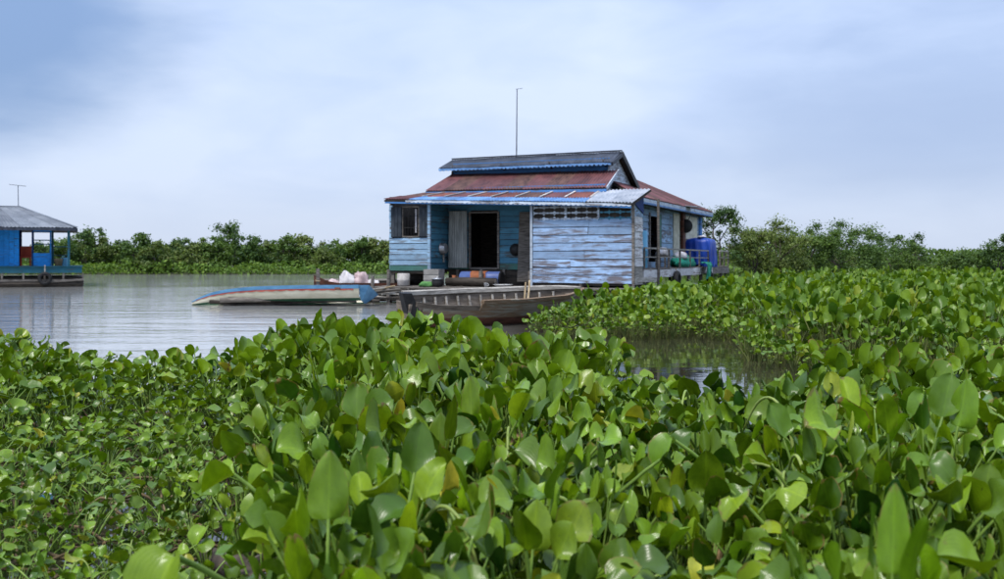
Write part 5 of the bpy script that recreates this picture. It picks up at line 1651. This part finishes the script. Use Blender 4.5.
def far_mat():
    rng = np.random.default_rng(33)
    rr = random.Random(23)
    md = [leaf_template(rng, 5, 4, 3, 3) for k in range(12)]
    ld = [leaf_template(rng, 3, 2, 1, 3, 1.15) for k in range(10)]
    poly = [(0.42, 16.6), (1.0, 16.0), (2.1, 15.5), (3.0, 15.9), (3.7, 15.4), (3.45, 14.0), (3.15, 12.5), (3.3, 11.0), (4.3, 9.7), (6.5, 9.2), (14, 9.2),
            (30, 30), (44, 66), (18, 69), (15, 55), (12.5, 42), (9.6, 34), (9.9, 31.5), (7.0, 29.6), (5.6, 27.0), (3.8, 25.2), (2.9, 23.2), (2.1, 20.8), (1.1, 18.6)]
    near, far = [], []
    Y = 9.2
    while Y < 69:
        st = 0.21 if Y < 18 else 0.26 if Y < 28 else 0.42 if Y < 42 else 0.7
        X = 0.0
        while X < 0.54 * Y + 4:
            x = X + rr.uniform(-.5, .5) * st; y = Y + rr.uniform(-.5, .5) * st
            X += st
            jx = 0.25 * mnoise.noise(Vector((x * .9, y * .9, 1)))
            if not inside(poly, x + jx, y + jx): continue
            left_patch = x < 3.9 and y < 26
            h = (0.52 if left_patch else 0.60) * rr.uniform(.68, 1.15) * (1 + 0.42 * mnoise.noise(Vector((x * .55, y * .45, 4))) + .15 * mnoise.noise(Vector((x * 2, y * 1.6, 4))))
            if Y > 28: h *= 1.0
            n = rr.randint(7, 9) if Y < 28 else 6
            edge = Y < 26 and not (inside(poly, x + jx, y + jx - .55) and inside(poly, x + jx - .4, y + jx - .2))
            if edge: h *= rr.uniform(.4, .8); n += 3
            a0 = rr.uniform(0, 6.28)
            sc = 1.0 if Y < 28 else 1.0
            lv = [(a0 + k * 2.4 + rr.uniform(-.5, .5), h * (rr.uniform(.75, 1.0) if k < n * .6 else rr.uniform(.25, .75)) * sc) for k in range(n)]
            (near if Y < 22 else far).append((x, y, h, lv))
        Y += st
    stuff_mesh("hyacinth_field", near, md, rng, M['leaf_small'], M['stalk_dull'], "wide field of water hyacinth in front of the house, near part", 0.40)
    stuff_mesh("hyacinth_field", far, ld, rng, M['leaf_small'], M['stalk_dull'], "wide field of water hyacinth stretching to the thicket", 0.62)


far_mat()


# ------------------------------------------------------------------ litter and dead stalks among the plants
def litter():
    rng = random.Random(9)
    m = MB()
    for i in range(620):
        Y = rng.uniform(2.2, 9.0); px = rng.uniform(0, 1004) if rng.random() < .45 else rng.uniform(-10, 340)
        x = pxat(px, Y)
        if Y > float(np.interp(px, *FE)) - .1: continue
        a = rng.uniform(0, PI); ln = rng.uniform(.15, .5); z = rng.uniform(0.005, 0.07)
        dx, dy = math.cos(a) * ln / 2, math.sin(a) * ln / 2
        m.tube([(x - dx, Y - dy, z), (x + rng.uniform(-.03, .03), Y, z + rng.uniform(0, .06)), (x + dx, Y + dy, z + rng.uniform(-.02, .05))], [.007, .009, .005], 4, cap=False)
    o = m.build("dead_stalks", M['debris'], smooth=True)
    tag(o, "matted brown dead stalks floating between the plants", "debris", kind="stuff")
    # long bent stalks that stand out
    specs = [(418, 455, 3.0, 0.42, "pale green stalk bent over like a hook near the centre", 1), (205, 505, 3.1, 0.36, "long straight pale stalk slanting across the open water left", 2),
             (560, 470, 3.3, 0.3, "arched pale stalk right of the centre", 3)]
    # foam litter and a rotten log on the left
    p = at(41, 472, 4.9)
    f = thing("foam_litter", "crumpled white and blue foam litter floating at the left", "litter", (p.x, p.y, 0.10), 0.4)
    f.scale = (.62, .62, .62)
    MB().hexa([(-.09, -.05, 0), (.10, -.06, .01), (.08, .05, 0), (-.08, .06, 0), (-.08, -.05, .05), (.09, -.05, .06), (.08, .04, .08), (-.07, .05, .06)]).build("foam_piece", M['white'], f)
    MB().hexa([(-.05, -.075, .0), (.09, -.08, .0), (.09, -.062, .0), (-.05, -.06, .0), (-.05, -.075, .03), (.08, -.08, .04), (.08, -.064, .04), (-.05, -.06, .03)]).build("blue_band", M['drum_light'], f)
    p = at(238, 545, 3.9)
    lg = thing("rotten_log", "short rotten brown log floating near the bottom left", "log", (p.x, p.y, 0.03), -0.9)
    MB().tube([(-.32, 0, 0), (-.1, .02, .02), (.15, -.01, .01), (.36, 0, .03)], [.045, .06, .055, .03], 8).build("trunk", M['bark'], lg, smooth=True)
    MB().tube([(.0, 0, .03), (.08, .1, .1)], [.02, .008], 5).build("twig", M['bark'], lg)


litter()
